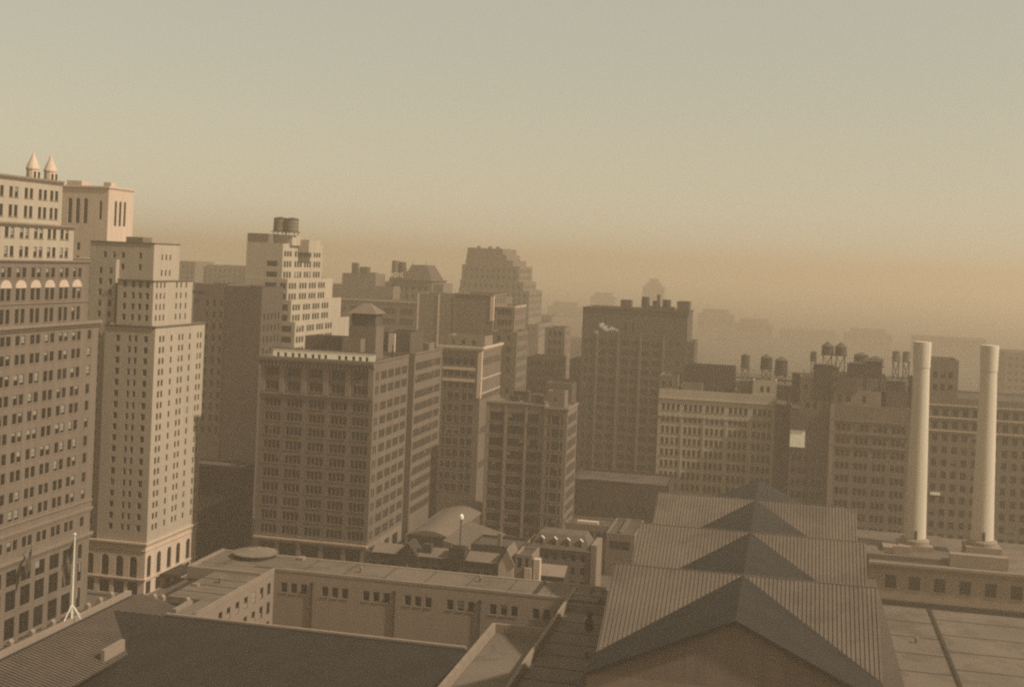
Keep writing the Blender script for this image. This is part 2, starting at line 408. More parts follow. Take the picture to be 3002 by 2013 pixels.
B = MB(); B.tube((-121.6, 208.7, 22.1), (-110.1, 194.3, 19.2), .14, n=6); B.build('hip_ridge', 'tileroof', R0)
cop(-111.4, -110.7, 190, 196.6, 18, 21.6); cop(-111.3, -110.6, 214.6, 221.3, 17.5, 22.1, 'courtpale')
cop(-110.2, -106.4, 212.4, 213.2, 17.5, 21.5, 'court')
# street side: deep gutter and cornice with antefixes
B = MB(); B.box(-124.6, -121.7, 140, 222.6, 20.2, 21.2); B.build('gutter', 'lead', R0)
B = MB(); B.box(-125.4, -124.6, 140, 223.0, 20.0, Z + .1); B.build('parapet', 'court', R0)
B = MB(); B.box(-128.4, -125.4, 140, 224.5, 20.2, 20.9); B.box(-127.2, -106.4, 222.6, 224.5, 20.2, 20.9); B.build('cornice', 'brownbrick', R0)
B = MB(); B.box(-124.6, -106.4, 221.4, 222.6, 19.8, 21.0); B.build('gutter', 'lead', R0)
B = MB(); B.box(-127, -121.8, 141, 223.5, GZ, 20.2); B.box(-121.8, -106.5, 199, 223.5, GZ, 15); B.box(-121.8, -106.5, 141, 199, GZ, 8); B.build('wall', 'limestone', R0)
ant = [(-127.6, y) for y in (188.4, 194.6, 200.8, 206.6, 212.3, 216.5, 220.6)] + [(x, 222.4) for x in (-125.6, -119.4, -117.6, -112.3)]
am = MB(); am.box(-.45, .45, -.5, .5, 0, .8); am.poly([(-.45, -.5, .8), (.45, -.5, .8), (0, -.5, 1.25)]); am.poly([(.45, .5, .8), (-.45, .5, .8), (0, .5, 1.25)])
am.poly([(.45, -.5, .8), (.45, .5, .8), (0, .5, 1.25), (0, -.5, 1.25)]); am.poly([(-.45, .5, .8), (-.45, -.5, .8), (0, -.5, 1.25), (0, .5, 1.25)])
ame = am.mesh('antefix', ['coping'])
for x, y in ant:
    o = bpy.data.objects.new('antefix', ame); COL.objects.link(o); o.parent = R0; o.location = Vector((x, y, 20.9)) - WORLD[R0.name]
# ---- the great hall: groin-gabled roof
RX, HW, ZR, ZE = -5.6, 19.6, 44.0, 35.0
YC = [191.5, 223.2, 255.0]; HB = 15.9; Y0, Y1 = 166.5, 280.0
xl, xr = RX - HW, RX + HW
S = MB(); Tt = MB(); RB = MB()
def tri(Bm, a, b, c): Bm.poly([a, b, c])
def ribs(y_top, xa_fn, n=64):
    """battens on the slope that faces -Y: from the cross ridge down to the valley"""
    for k in range(n):
        x = xl + (k + .5) * (xr - xl) / n
        t = abs(x - RX) / HW
        if t < .03: continue
        yb = y_top - HB * t; zb = ZR - (ZR - ZE) * t
        for sgn in (-1,):
            RB.poly([(x - .07, y_top, ZR + .003), (x, y_top, ZR + .17), (x, yb, zb + .17), (x - .07, yb, zb + .003)])
            RB.poly([(x, y_top, ZR + .17), (x + .07, y_top, ZR + .003), (x + .07, yb, zb + .003), (x, yb, zb + .17)])
for yc in YC:
    tri(Tt, (xl, yc, ZR), (xl, yc - HB, ZE), (RX, yc, ZR)); tri(Tt, (RX, yc, ZR), (xr, yc - HB, ZE), (xr, yc, ZR))
    tri(Tt, (xl, yc + HB, ZE), (xl, yc, ZR), (RX, yc, ZR)); tri(Tt, (xr, yc, ZR), (xr, yc + HB, ZE), (RX, yc, ZR))
    ribs(yc, None)
for a, b in zip(YC, YC[1:]):
    ym = (a + b) / 2
    S.poly([(RX, a, ZR), (xl, ym, ZE), (RX, b, ZR)]); S.poly([(RX, b, ZR), (xr, ym, ZE), (RX, a, ZR)])
for ye, yc, sg in ((Y0, YC[0], -1), (Y1, YC[-1], 1)):
    for xx in (xl, xr):
        S.poly([(RX, yc, ZR), (xx, yc + sg * HB, ZE), (xx, ye, ZE), (RX, ye, ZR)])
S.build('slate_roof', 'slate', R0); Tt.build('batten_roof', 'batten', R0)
o = RB.build('batten', 'batten', R0); o['kind'] = 'stuff'
for yc in YC:
    B = MB(); B.box(xl - .3, xr + .3, yc - .12, yc + .12, ZR - .05, ZR + .09); B.build('ridge_cap', 'batten', R0)
# gable ends
for ye, sg in ((Y0, -1), (Y1, 1)):
    B = MB(); yy = ye + .9 * -sg
    B.poly([(xl, yy, ZE - .4), (xr, yy, ZE - .4), (RX, yy, ZR - .5)]); B.build('pediment', 'tanbrick', R0)
    for xx in (xl, xr):
        B = MB(); nrm = .55
        a, b = Vector((RX, ye, ZR)), Vector((xx, ye, ZE))
        B.poly([a, b, b - Vector((0, 0, nrm)), a - Vector((0, 0, nrm))]); B.poly([a - Vector((0, 0, nrm)), b - Vector((0, 0, nrm)), b - Vector((0, sg * .95, nrm)), a - Vector((0, sg * .95, nrm))])
        B.build('raking_cornice', 'lead', R0)
B = MB(); z1 = ZE - .35
for xx, pts in ((xl, 1), (xr, 1)):
    for yc in YC: B.poly([(xx, yc - HB, ZE), (xx, yc + HB, ZE), (xx, yc, ZR - .03)])
    B.poly([(xx, Y0 + .9, GZ), (xx, Y1 - .9, GZ), (xx, Y1 - .9, ZE - .02), (xx, Y0 + .9, ZE - .02)])
for ye in (Y0 + .9, Y1 - .9): B.poly([(xl, ye, GZ), (xr, ye, GZ), (xr, ye, ZE - .4), (xl, ye, ZE - .4)])
B.build('wall', 'limestone', R0)
B = MB()
for s_, xx in ((-1, xl), (1, xr)): B.box(min(xx, xx + s_ * 1.6), max(xx, xx + s_ * 1.6), Y0, Y1, 30.6, 31.6)
B.build('ledge', 'brownbrick', R0)
B = MB(); B.box(xl - 5, xl - 1.6, Y0, Y1 - 6, GZ, 24.5); B.box(xr + 1.6, xr + 6, Y0, Y1, GZ, 24.5); B.build('side_aisle', 'brownbrick', R0)
# ---- right wing beyond the hall
B = MB(); F = Facade((20.5, 309.5), (1, 0), 44, GZ, Z)
xs = [24.2, 29.6, 35.3, 41.0, 46.7, 52.4, 58]
F.op = [(x - 20.5, x - 20.5 + 2.6, 15.9, 19.1, False) for x in xs]
F.emit(B); B.poly([(20.5, 345, GZ), (20.5, 309.5, GZ), (20.5, 309.5, Z), (20.5, 345, Z)]); st.windows(F, 0, shade=.1, kind='wide', lights=2)
B.build('wall', 'court', R0)
slab(20.5, 64.5, 309.6, 345, Z - .1)
B = MB(); B.box(20.2, 65, 308.3, 309.48, Z - .5, Z + .1); B.box(20.2, 65, 308.8, 309.48, Z - 1.2, Z - .5); B.build('cornice', 'limestone', R0)
B = MB(); B.box(21, 65, 301, 309.4, GZ, 12.6); B.box(21, 65, 240, 301, GZ, 13.2); B.build('side_aisle', 'court', R0)
slab(22.5, 65, 240, 300.8, 14.0, 'gravel', 'roof', .7); cop(22.3, 65, 300.8, 301.8, 13, 15.2, 'lead', 'gutter')
cop(33.2, 33.8, 240, 300.6, 14, 14.4, 'lead', 'gutter')
slab(14.5, 40, 312, 340, Z + 1.2, 'pavement', 'roof', 1.3); slab(38.9, 52, 311.5, 314, Z + 2.9, 'coping', 'skylight_curb', 2.9)
slab(24, 30.4, 316, 323, Z + 2.2, 'coping', 'skylight_curb', 2.0)
B = MB(); B.box(26.2, 30.2, 313.5, 315, Z + .5, Z + 3.2); B.build('skylight_curb', 'court', R0)
st.done()

# roof things of the station
v = thing('roof_ventilator', (-35.2, 234.5, 20.6), 'dark roof ventilator standing alone on the flat roof beside the gabled hall', 'ventilator')
B = MB(); B.ring([(.8, 20.6), (.8, 22.1), (.45, 22.7), (.42, 23.5)], -35.2, 234.5, 12); B.build('shaft', 'iron', v)
B = MB(); B.ring([(.75, 23.5), (.7, 23.8), (.15, 24.3)], -35.2, 234.5, 12); B.build('cowl', 'iron', v)

fp = thing('flagpole', (-125.0, 202.7, 22.1), 'white flagpole braced on a tripod at the station roof edge', 'flagpole')
B = MB(); B.tube((-125, 202.7, 22.1), (-125, 202.7, 37.0), .2, .12, 10); B.build('pole', 'palepaint', fp)
B = MB(); B.ring([(.05, 37), (.26, 37.2), (.26, 37.4), (.05, 37.6)], -125, 202.7, 10); B.build('finial', 'palepaint', fp)
for dx, dy in ((-.1, -2.2), (.2, 2.4), (1.7, .2)):
    B = MB(); B.tube((-125 + dx, 202.7 + dy, 22.1), (-125, 202.7, 24.6), .1, n=6); B.build('strut', 'palepaint', fp)
def flag(label, top, du, drop, n=14, stripes=13):
    """a limp striped flag: hoist hangs along the staff, the fly droops in folds"""
    t = thing('flag', top, label, 'flag'); B = MB(); T = Vector(top)
    g = []
    for j in range(stripes + 1):
        row = []
        for i in range(n + 1):
            s = i / n; q = j / stripes
            fold = .28 * math.sin(s * 13 + q * 1.5) * (.3 + s)
            p = T + Vector(du) * (s * 2.6 * (1 - .35 * q)) + Vector((0, 0, -q * drop * .42 - s * drop * .62)) + Vector((fold, -fold * .6, 0))
            row.append(tuple(p))
        g.append(row)
    for j in range(stripes):
        for i in range(n):
            canton = j < 7 and i < 6
            B.poly([g[j][i], g[j + 1][i], g[j + 1][i + 1], g[j][i + 1]], 0 if (canton or j % 2 == 0) else 1)
    B.build('cloth', ['flagdark', 'flaglight'], t)
    return t
flag('limp striped flag drooping from the white flagpole', (-125.15, 202.6, 36.6), (-.55, -.55, 0), 9.0)

# ------------------------------------------------------------------ left tower (over the avenue)
b = Bld('office_tower', 'stepped brick office tower with paired windows, stone arches and twin spires at far left', -180, 240)
b.sillmat = 'limestone'
X = -163.0; yl = 215.0
prs = [248.9, 251.05, 254.4, 256.5, 259.7, 261.8]
allc = [p - k * 5.4 for k in (2, 1) for p in (248.9 - 5.4 + 5.4, 251.05)] if False else []
cols = []
for p in (227.5, 232.8, 238.1, 243.5): cols += [p, p + 2.12]
cols += prs
bay = lambda cs, w_=1.5: [(c - yl, c - yl + w_) for c in cs]
rows = [(29.2, 31.5), (33.2, 35.5), (37.7, 40.1), (41.8, 44.2), (46.2, 48.5), (50.3, 52.6), (54.3, 56.6), (58.6, 61.0), (63.1, 65.3), (67.3, 69.4)]
b.tier(-200, X, yl, 271, 25.6, 71.3, 'tanbrick', right=[(bay(cols + [266.3]), rows, dict(shade=.42, dusty=.15))])
low = []
for p in (227.7, 233.0, 238.3, 243.6, 248.9, 254.4, 259.7): low.append(p)
b.tier(-199.5, X - .02, yl, 270.6, GZ, 25.6, 'tanbrick', wname='base', right=[([(c - yl, c - yl + 3.6) for c in low] + [(266 - yl, 267.6 - yl)], [(-1.4, 2.6), (3.4, 8.0), (9.6, 14.0), (15.0, 18.4)], dict(kind='wide', lights=2, shade=.1, dusty=.15)), (bay(cols + [266.3]), [(22.6, 24.9)], dict(shade=.2))])
b.cornice(-200, X, yl, 271, 25.7, 1.1, .5, 'limestone'); b.cornice(-200, X, yl, 271, 28.0, .6, .35, 'limestone')
b.cornice(-200, X, yl, 271, 19.4, 1.4, .8, 'limestone')
b.cornice(-200, X, yl, 271, 70.2, 1.5, 1.0, 'limestone', dent=0)
X2 = X - .4; yl2 = 222.0
c2 = [p - yl2 for p in (227.5, 232.8, 238.1, 243.5, 248.9, 254.4, 259.7)]
two = lambda cs, wd=1.35, g=2.1: [(c, c + wd) for c in cs] + [(c + g, c + g + wd) for c in cs]
b.tier(-198, X2, yl2, 266.6, 70.6, 85.8, 'tanbrick', right=[(two(c2), [(72.0, 75.2)], dict(shade=.1)), (two(c2), [(77.0, 79.6)], dict(shade=.1)), (two(c2), [(82.0, 84.2)], dict(shade=.5))])
for c in c2:                                                     # pale tympana over the paired windows
    y0_ = c + yl2 + 1.72; B = MB(); n = 10
    pts = [(X2 + .14, y0_ + 1.95 * math.cos(math.pi * k / n), 79.75 + 1.75 * math.sin(math.pi * k / n)) for k in range(n + 1)]
    B.poly(pts)
    for p, q in zip(pts, pts[1:]): B.poly([p, q, (X2 - .1, q[1], q[2]), (X2 - .1, p[1], p[2])])
    B.build('tympanum', 'palestone', b.root)
b.cornice(-198, X2, yl2, 266.6, 85.2, .7, .5, 'limestone'); b.cornice(-198, X2, yl2, 266.6, 76.0, .5, .3, 'limestone')
X3 = X - .8; c3 = [p - yl2 for p in (229, 234, 239.3, 244.5, 249.6, 254.6)]
b.tier(-196, X3, yl2, 260.0, 85.1, 93.8, 'hotelbrick', right=[(two(c3, 1.3, 2.0), [(86.6, 88.8), (90.7, 92.9)], dict(shade=.6))])
b.cornice(-196, X3, yl2, 260, 93.0, .9, .55, 'limestone')
X4 = X - 1.2; c4 = [p - yl2 for p in (230.5, 235.6, 241.0, 246.2, 250.6)]
b.tier(-194, X4, yl2, 255.3, 93.1, 103.9, 'hotelbrick', right=[(two(c4, 1.2, 1.9), [(95.2, 97.7), (99.4, 101.6)], dict(shade=.1))])
b.cornice(-194, X4, yl2, 255.3, 103.0, 1.0, .5, 'limestone')
for yy in (231.4, 246.9, 253.6):                                 # small open belfries with conical caps
    if yy < 240: continue
    B = MB(); B.ring([(1.35, 103.6), (1.35, 105.9), (1.5, 106.0), (1.5, 106.3), (1.15, 107.2), (.55, 108.6), (.12, 109.8)], X4 - 2.2, yy, 12)
    o = B.build('spire', 'palestone', b.root)
    for k in range(4):
        a = -.6 + k * .7; C = MB(); px, py = X4 - 2.2 + 1.34 * math.cos(a), yy + 1.34 * math.sin(a)
        C.box(px - .17, px + .17, py - .17, py + .17, 104.1, 105.5); C.build('belfry_opening', 'glass2', o)
b.done()
flag('striped flag hanging from the office tower facade at the left edge', (-160.6, 243.6, 23.5), (.1, -1, 0), 7.5)
pl = thing('flag_staff', (-163, 244, 21.6), 'slanted staff on the office tower facade holding a striped flag', 'flagpole')
B = MB(); B.tube((-163.1, 244.2, 20.9), (-160.4, 243.5, 23.7), .09, n=6); B.build('pole', 'palepaint', pl)

# ------------------------------------------------------------------ hotel with arched base
b = Bld('hotel', 'pale stepped hotel tower with arcaded stone base on the avenue corner', -172, 312)
b.sillmat = 'hotelbrick'
hx0, hx1, hy0, hy1 = -180.6, -163.0, 298.0, 326.7
fr = lambda c, n_, p_: [(c0, c0 + p_) for c0 in c]
arch_f = [(-179.8, -178.0), (-175.7, -173.5), (-171.5, -169.3), (-167.5, -165.3)]
arch_r = [(299.2, 301.2), (304.3, 306.5), (309.9, 312.1), (315.0, 317.2), (320.7, 322.9)]
b.tier(hx0 - 14, hx1, hy0, hy1, GZ, 11.9, 'palestone', wname='base', front=[([(a - hx0 + 14, c - hx0 + 14) for a, c in arch_f], [(2.7, 8.2)], dict(arch=True, kind='wide', lights=2, shade=0, dusty=.1)), ([(a - hx0 + 13.6, c - hx0 + 14.4) for a, c in arch_f], [(-1.8, 1.6)], dict(kind='wide', lights=2, shade=0, dusty=.1))],
       right=[([(a - hy0, c - hy0) for a, c in arch_r], [(2.7, 8.4)], dict(arch=True, kind='wide', lights=2, shade=0)), ([(a - hy0 - .3, c - hy0 + .3) for a, c in arch_r], [(-1.8, 1.6)], dict(kind='wide', lights=2, shade=0))])
b.cornice(hx0 - 14, hx1, hy0, hy1, 11.0, 1.0, .6, 'palestone'); b.cornice(hx0 - 14, hx1, hy0, hy1, 1.9, .6, .4, 'palestone')
b.cornice(hx0 - 14, hx1, hy0, hy1, 9.6, .35, .25, 'palestone')
b.block('marquee', hx1 + .01, hx1 + 5.5, 306.0, 317.5, 1.4, 2.2, 'lead')
fx0 = -177.6
rws = [(14.8 + 2.93 * k, 14.8 + 2.93 * k + 1.65) for k in range(18)]
hf = [(-174.3, -173.1), (-170.7, -169.9), (-168.95, -168.1), (-166.2, -165.0)]
hr = [(300.7, 301.7), (302.5, 303.5), (307.0, 307.9), (311.3, 312.2), (313.2, 314.1), (317.4, 318.3), (322.2, 323.1), (324.0, 324.9)]
b.tier(fx0, hx1, hy0 + .4, hy1, 11.2, 68.9, 'hotelbrick', front=[([(a - fx0, c - fx0) for a, c in hf], rws)], right=[([(a - hy0 - .4, c - hy0 - .4) for a, c in hr], rws)], shade=.15, sill=False, dusty=.45)
b.tier(-196, fx0, hy0 + 4.6, hy1, 11.2, 86, 'hotelbrick', front=[([(2.5, 3.6), (6.0, 7.1), (9.6, 10.7), (13.4, 14.4), (16.4, 17.4)], [(14.8 + 2.93 * k, 16.4 + 2.93 * k) for k in range(24)])], shade=.1, sill=False, stuff=True)
b.cornice(fx0, hx1, hy0 + .4, hy1, 68.4, .6, .35, 'tanbrick')
# light slot on the right face between the corner and the back wing, upper tiers
b.tier(-176.5, -166.0, hy0 + 4, hy1 - 2.6, 68.2, 80.8, 'hotelbrick', front=[([(1.6, 2.6), (4.2, 5.1), (6.2, 7.1), (8.3, 9.3)], [(70 + 2.93 * k, 71.6 + 2.93 * k) for k in range(4)])], right=[([(1.5, 2.3), (3.6, 4.4), (5.6, 6.4), (12.5, 13.3), (15, 15.8), (18, 18.8)], [(70 + 2.93 * k, 71.6 + 2.93 * k) for k in range(4)])], shade=.1, sill=False)
b.cornice(-176.5, -166, hy0 + 4, hy1 - 2.6, 80.4, .5, .3, 'tanbrick')
b.tier(-186.5, -167.5, hy0 + 6.3, hy0 + 20.5, 80.1, 90.9, 'hotelbrick', front=[([(4, 5), (6.7, 7.7), (9.4, 10.4), (14.6, 15.5)], [(86.5, 88.1), (83.4, 85)])], right=[([(4.2, 5), (6.4, 7.2), (8.6, 9.4)], [(82, 83.6), (86.3, 87.8)])], shade=.05, sill=False)
b.cornice(-186.5, -167.5, hy0 + 6.3, hy0 + 20.5, 90.5, .4, .25, 'tanbrick')
b.block('penthouse', -177.5, -172.5, hy0 + 9, hy0 + 14, 90.2, 92.3, 'tanbrick')
b.done()

# pale high tower seen over the hotel
b = Bld('pale_tower', 'pale high tower block with tall arched loggia windows above the hotel roof', -208, 345, limit=60)
b.tier(-222, -200, 335, 349.4, GZ, 107.3, 'palestone', front=[([(8.6, 10), (11.2, 12.6), (13.8, 15.2)], [(96, 103.6)], dict(arch=True, kind='wide', lights=1)), ([(19, 20)], [(97.4, 103)], dict(kind='wide', lights=1, arch=True)), ([(6, 7.2), (12, 13.2), (18, 19.2)], [(72 + 4 * k, 74.2 + 4 * k) for k in range(5)])], right=[([(3.6, 4.9), (6.2, 7.5), (8.8, 10.1)], [(95.6, 103.2)], dict(arch=True, kind='wide', lights=1))], shade=.0, sill=False, dusty=1)
b.cornice(-222, -200, 335, 349.4, 106.4, .7, .35, 'palestone')
b.block('penthouse', -216, -211, 338, 343, 106.6, 108.9, 'palestone'); b.block('penthouse', -203, -200.6, 337, 340, 106.6, 108.6, 'palestone')
b.done()

# ------------------------------------------------------------------ low brick pair between hotel and loft
b = Bld('warehouse', 'low brick warehouse along the avenue next to the hotel, its shade painted dark', -175, 341)
b.tier(-190, -163.2, 327.2, 354.4, GZ, 15.2, 'darkbrick', right=[(even(27, 8, 1.4), [(1, 3), (5, 7), (9.3, 11.3)])], shade=.05)  # dark brick colour stands in for the shadow on the avenue face
b.cornice(-190, -163.2, 327.2, 354.4, 14.6, .7, .4, 'greybrick'); b.done()
b = Bld('warehouse', 'taller plain warehouse behind the low one, pale end wall with small windows', -175, 359)
b.tier(-182.5, -163.0, 354.6, 364.4, GZ, 23.4, 'darkbrick', right=[(even(9.6, 4, 1.3, .6), [(3 + 4 * k, 5 + 4 * k) for k in range(5)])], shade=.05)
b.cornice(-182.5, -163, 354.6, 364.4, 22.8, .7, .5, 'limestone'); b.done()
MORE = True

# ------------------------------------------------------------------ big loft building in the middle
b = Bld('loft_building', 'broad brown loft building with white penthouse wall and bays of four windows', -125, 345, limit=295)
lx0, lx1, ly0, ly1 = -142.4, -109.4, 320.0, 350.6
st4 = [-140.6 + .02, -134.3 + .02, -127.75, -121.4, -115.2]
bays = [(s_ - lx0 + k * 1.18, s_ - lx0 + k * 1.18 + 1.03) for s_ in st4 for k in range(4)]
rowsA = [(55.9, 58.2), (52.1, 54.4)]
rowsB = [(13.4 + 3.92 * k, 15.8 + 3.92 * k) for k in range(10)][:9] + [(13.4 + 3.92 * 9 - .9 + .2, 13.4 + 3.92 * 9 + 1.5)][:0]
rowsB = [(12.6 + 3.87 * k, 14.9 + 3.87 * k) for k in range(10)]
sb = [a + k * 1.3 for a in (1.2, 8.0, 14.6, 21.2) for k in range(1)]
side = [(1.4, 2.3), (3.0, 3.9)] + [(a + k * 1.25, a + k * 1.25 + 1.0) for a in (6.0, 12.2, 18.4, 24.6) for k in range(4)]
rng = random.random
b.tier(lx0, lx1, ly0, ly1, 11.6, 61.2, 'greybrick', 'tar', front=[(bays, rowsA, dict(shade=.03)), (bays, rowsB, dict(shade=.04))], right=[(side, rowsB + [(52.1, 54.4), (55.9, 58.2)], dict(shade=.03, stuff=True, sill=True))], dusty=.25)
# stone piers of the two top floors, belts, cornice
for k in range(6):
    xa = lx0 + .1 + k * 6.42 - (0 if k == 0 else .85); wd = 1.5 if k else 1.3
    if k == 5: xa = lx1 - 1.55
    b.block('pier', xa, xa + wd, ly0 - .28, ly0 - .004, 51.4, 59.0, 'limestone')
b.cornice(lx0, lx1, ly0, ly1, 50.6, .6, .4, 'limestone', sides=('f',)); b.cornice(lx0, lx1, ly0, ly1, 15.3 - 3.6, .5, .3, 'limestone', sides=('f',))
b.cornice(lx0 - .6, lx1, ly0, ly1, 59.3, 1.7, 1.2, 'greybrick', dent=1.1, sides=('f',))
b.cornice(lx0, lx1, ly0 + .5, ly1, 60.6, .5, .3, 'tanbrick', sides=('r',))
# shop base
b.tier(lx0 + .05, lx1 - .05, ly0 - .1, ly1, GZ, 11.6, 'limestone', wname='base', front=[([(-140.8 - lx0, -136.3 - lx0), (-135 - lx0, -129.9 - lx0), (-128.6 - lx0, -123.4 - lx0), (-122.1 - lx0, -116.9 - lx0), (-115.6 - lx0, -111.3 - lx0)], [(6.4, 10.2), (-1.4, 4.6)], dict(kind='wide', lights=4, shade=.0, dusty=.1))], right=[([(2, 5.6), (8, 12), (15, 19), (22, 27)], [(6.6, 10.0)], dict(kind='wide', lights=3))])
b.cornice(lx0, lx1, ly0 - .1, ly1, 10.7, .9, .5, 'palestone', sides=('f',))
# white parapet wall with its small openings
B = MB(); F = Facade((-139.0, ly0 + .25), (1, 0), 29.6, 61.0, 63.4)
xs = [.95 + k * 2.02 for k in range(14)]
xs = [1.05, 3.2, 5.35, 7.2, 9.05, 11.2, 13.05, 14.9, 18.9, 20.8, 23.0, 24.9, 26.8]
F.op = [(x, x + .85, 61.05, 62.3, False) for x in xs]; F.emit(B)
B.poly([(-139, ly0 + .25, 63.4), (-109.4, ly0 + .25, 63.4), (-109.4, ly0 + .65, 63.4), (-139, ly0 + .65, 63.4)]); B.poly([(-109.4, ly0 + .65, 61), (-139, ly0 + .65, 61), (-139, ly0 + .65, 63.4), (-109.4, ly0 + .65, 63.4)])
for x in xs: B.poly([(-139 + x, ly0 + .56, 61.05), (-139 + x + .85, ly0 + .56, 61.05), (-139 + x + .85, ly0 + .56, 62.3), (-139 + x, ly0 + .56, 62.3)], 1)
B.build('white_parapet', ['white', 'glass2'], b.root)
b.block('coping', -139.1, -109.2, ly0 + .1, ly0 + .9, 63.4, 63.62, 'brownbrick')
# second wing beyond the light slot
b.tier(lx0 + 12, lx1 - 6, ly1, 356.7, GZ, 58, 'darkbrick'); 
side2 = [(a + k * 1.3, a + k * 1.3 + 1.05) for a in (1.4, 8.0, 14.6, 21.8) for k in range(5)]
b.tier(lx0 + 10, lx1, 356.7, 386.6, GZ, 61.2, 'greybrick', right=[(side2, rowsB + [(52.1, 54.4), (55.9, 58.2)], dict(stuff=True, shade=.1))])
b.cornice(lx0 + 10, lx1, 356.7, 386.6, 60.6, .5, .3, 'tanbrick', sides=('r',))
# roof structures
b.tier(-122.0, -114.2, 334, 341, 60.5, 69.8, 'greybrick', 'copper', wname='stair_house'); b.tier(-122.6, -117.2, 330, 333.9, 60.5, 66.4, 'tanbrick', wname='stair_house')
B = MB(); x0_, x1_, y0_, y1_, zz_ = -122.8, -113.8, 333.4, 341.6, 73.4
b.tier(-121.8, -114.6, 334.6, 340.4, 69.1, 73.4, 'brownbrick', wname='elevator_house')
c_ = [(x0_, y0_), (x1_, y0_), (x1_, y1_), (x0_, y1_)]; mx_, my_ = (x0_ + x1_) / 2, (y0_ + y1_) / 2
top = [(mx_ - 1, my_ - .6), (mx_ + 1, my_ - .6), (mx_ + 1, my_ + .6), (mx_ - 1, my_ + .6)]
for k in range(4): k2 = (k + 1) % 4; B.poly([(*c_[k], zz_), (*c_[k2], zz_), (*top[k2], 76.2), (*top[k], 76.2)])
B.poly([(*p, 76.2) for p in top]); B.poly([(*p, zz_) for p in reversed(c_)]); B.build('hipped_roof', 'copper', b.root)
b.tier(-137, -123.2, 338, 346, 60.5, 66.0, 'brownbrick', wname='roof_house'); b.block('vent_box', -128.5, -127.2, 326, 327, 60.5, 62.2, 'palestone'); b.block('vent_box', -113.6, -112.4, 324.5, 325.6, 60.5, 62.9, 'palestone')
b.tier(-121, -111.6, 358.5, 372, 60.5, 67.2, 'brownbrick', wname='roof_house'); b.block('vent_box', -118.2, -116.2, 357.5, 358.4, 61, 66.6, 'palestone')
b.tier(-112.5, -110.2, 374, 380, 60.5, 63.2, 'tanbrick', wname='roof_house')
b.done()

# ------------------------------------------------------------------ row of low old buildings across the side street
b = Bld('row_building', 'long low dark building with gabled front and strips of pale roof behind the station', -81, 288)
b.tier(-98.4, -65.2, 285.5, 292, GZ, 18.7, 'brownbrick', front=[(even(33.2, 12, 1.3), [(13.6, 16.4), (9, 11.6)], dict(shade=.0, sill=False))], parapet=.2)
for xa, xb in ((-96.3, -89.7), (-84.8, -77.2), (-73.0, -65.2)):
    B = MB(); B.poly([(xa, 285.2, 18.72), (xb, 285.2, 18.72), (xb, 289, 20.3), (xa, 289, 20.3)]); B.poly([(xa, 289, 20.3), (xb, 289, 20.3), (xb, 292.4, 18.72), (xa, 292.4, 18.72)])
    for xx in (xa, xb): B.poly([(xx, 285.2, 18.72), (xx, 289, 20.3), (xx, 292.4, 18.72)])
    B.build('roof', 'copper', b.root)
B = MB(); B.poly([(-90.2, 285.0, 18.2), (-84.4, 285, 18.2), (-87.3, 285, 21.8)]); B.poly([(-90.2, 285, 18.2), (-87.3, 285, 21.8), (-87.3, 291, 21.8), (-90.2, 291, 18.2)]); B.poly([(-87.3, 285, 21.8), (-84.4, 285, 18.2), (-84.4, 291, 18.2), (-87.3, 291, 21.8)])
B.box(-90.2, -84.4, 285.0, 285.48, 5, 18.2); B.build('gable', 'darkbrick', b.root)
b.block('chimney', -84.0, -81.9, 286.5, 288.5, 18.7, 21.4, 'darkbrick'); b.tier(-77.1, -73.1, 285.1, 288, 18, 21.6, 'darkbrick', wname='turret'); b.block('niche', -87.5, -87.0, 284.9, 284.99, 13, 16.6, 'limestone')
b.done()
def gable_house(name, label, x0, x1, y0, y1, ze, zr, wall, roof, cat='house', rows=((6, 8), (10, 12), (14, 16)), n=3):
    b = Bld(name, label, (x0 + x1) / 2, (y0 + y1) / 2, cat=cat)
    b.tier(x0, x1, y0, y1, GZ, ze, wall, front=[(even(x1 - x0, n, .9, .4), rows, dict(sill=False, shade=.1))], parapet=.1)
    xm = (x0 + x1) / 2; B = MB()
    for yy in (y0, y1): B.poly([(x0, yy, ze), (x1, yy, ze), (xm, yy, zr)])
    B.build('gable', wall, b.root); B = MB()
    for xa in (x0, x1): 
        e = .3 if xa > xm else -.3
        B.poly([(xa + e, y0 - .3, ze - .1), (xm, y0 - .3, zr + .1), (xm, y1 + .3, zr + .1), (xa + e, y1 + .3, ze - .1)])
    B.build('roof', roof, b.root); b.done(); return b
gable_house('gabled_house', 'narrow white gabled house at the right end of the low row', -64.9, -61.2, 285.2, 293, 18.6, 22.4, 'palestone', 'copper', n=1, rows=((8, 10),))
b = Bld('pale_house', 'pale plain house with two dark openings beside the white gabled house', -58, 289)
b.tier(-61.0, -56.9, 285.6, 294, GZ, 21.4, 'limestone', front=[([(.5, 1.6), (2.4, 3.2)], [(18.2, 20.6)], dict(sill=False, shade=0)), ([(.5, 1.6)], [(9, 12)], dict(sill=False))])
b.block('pilaster', -58.6, -57.0, 285.2, 285.58, GZ, 18.4, 'palestone'); b.block('pilaster', -56.6, -55.1, 285.6, 287.5, GZ, 20.5, 'palestone'); b.done()
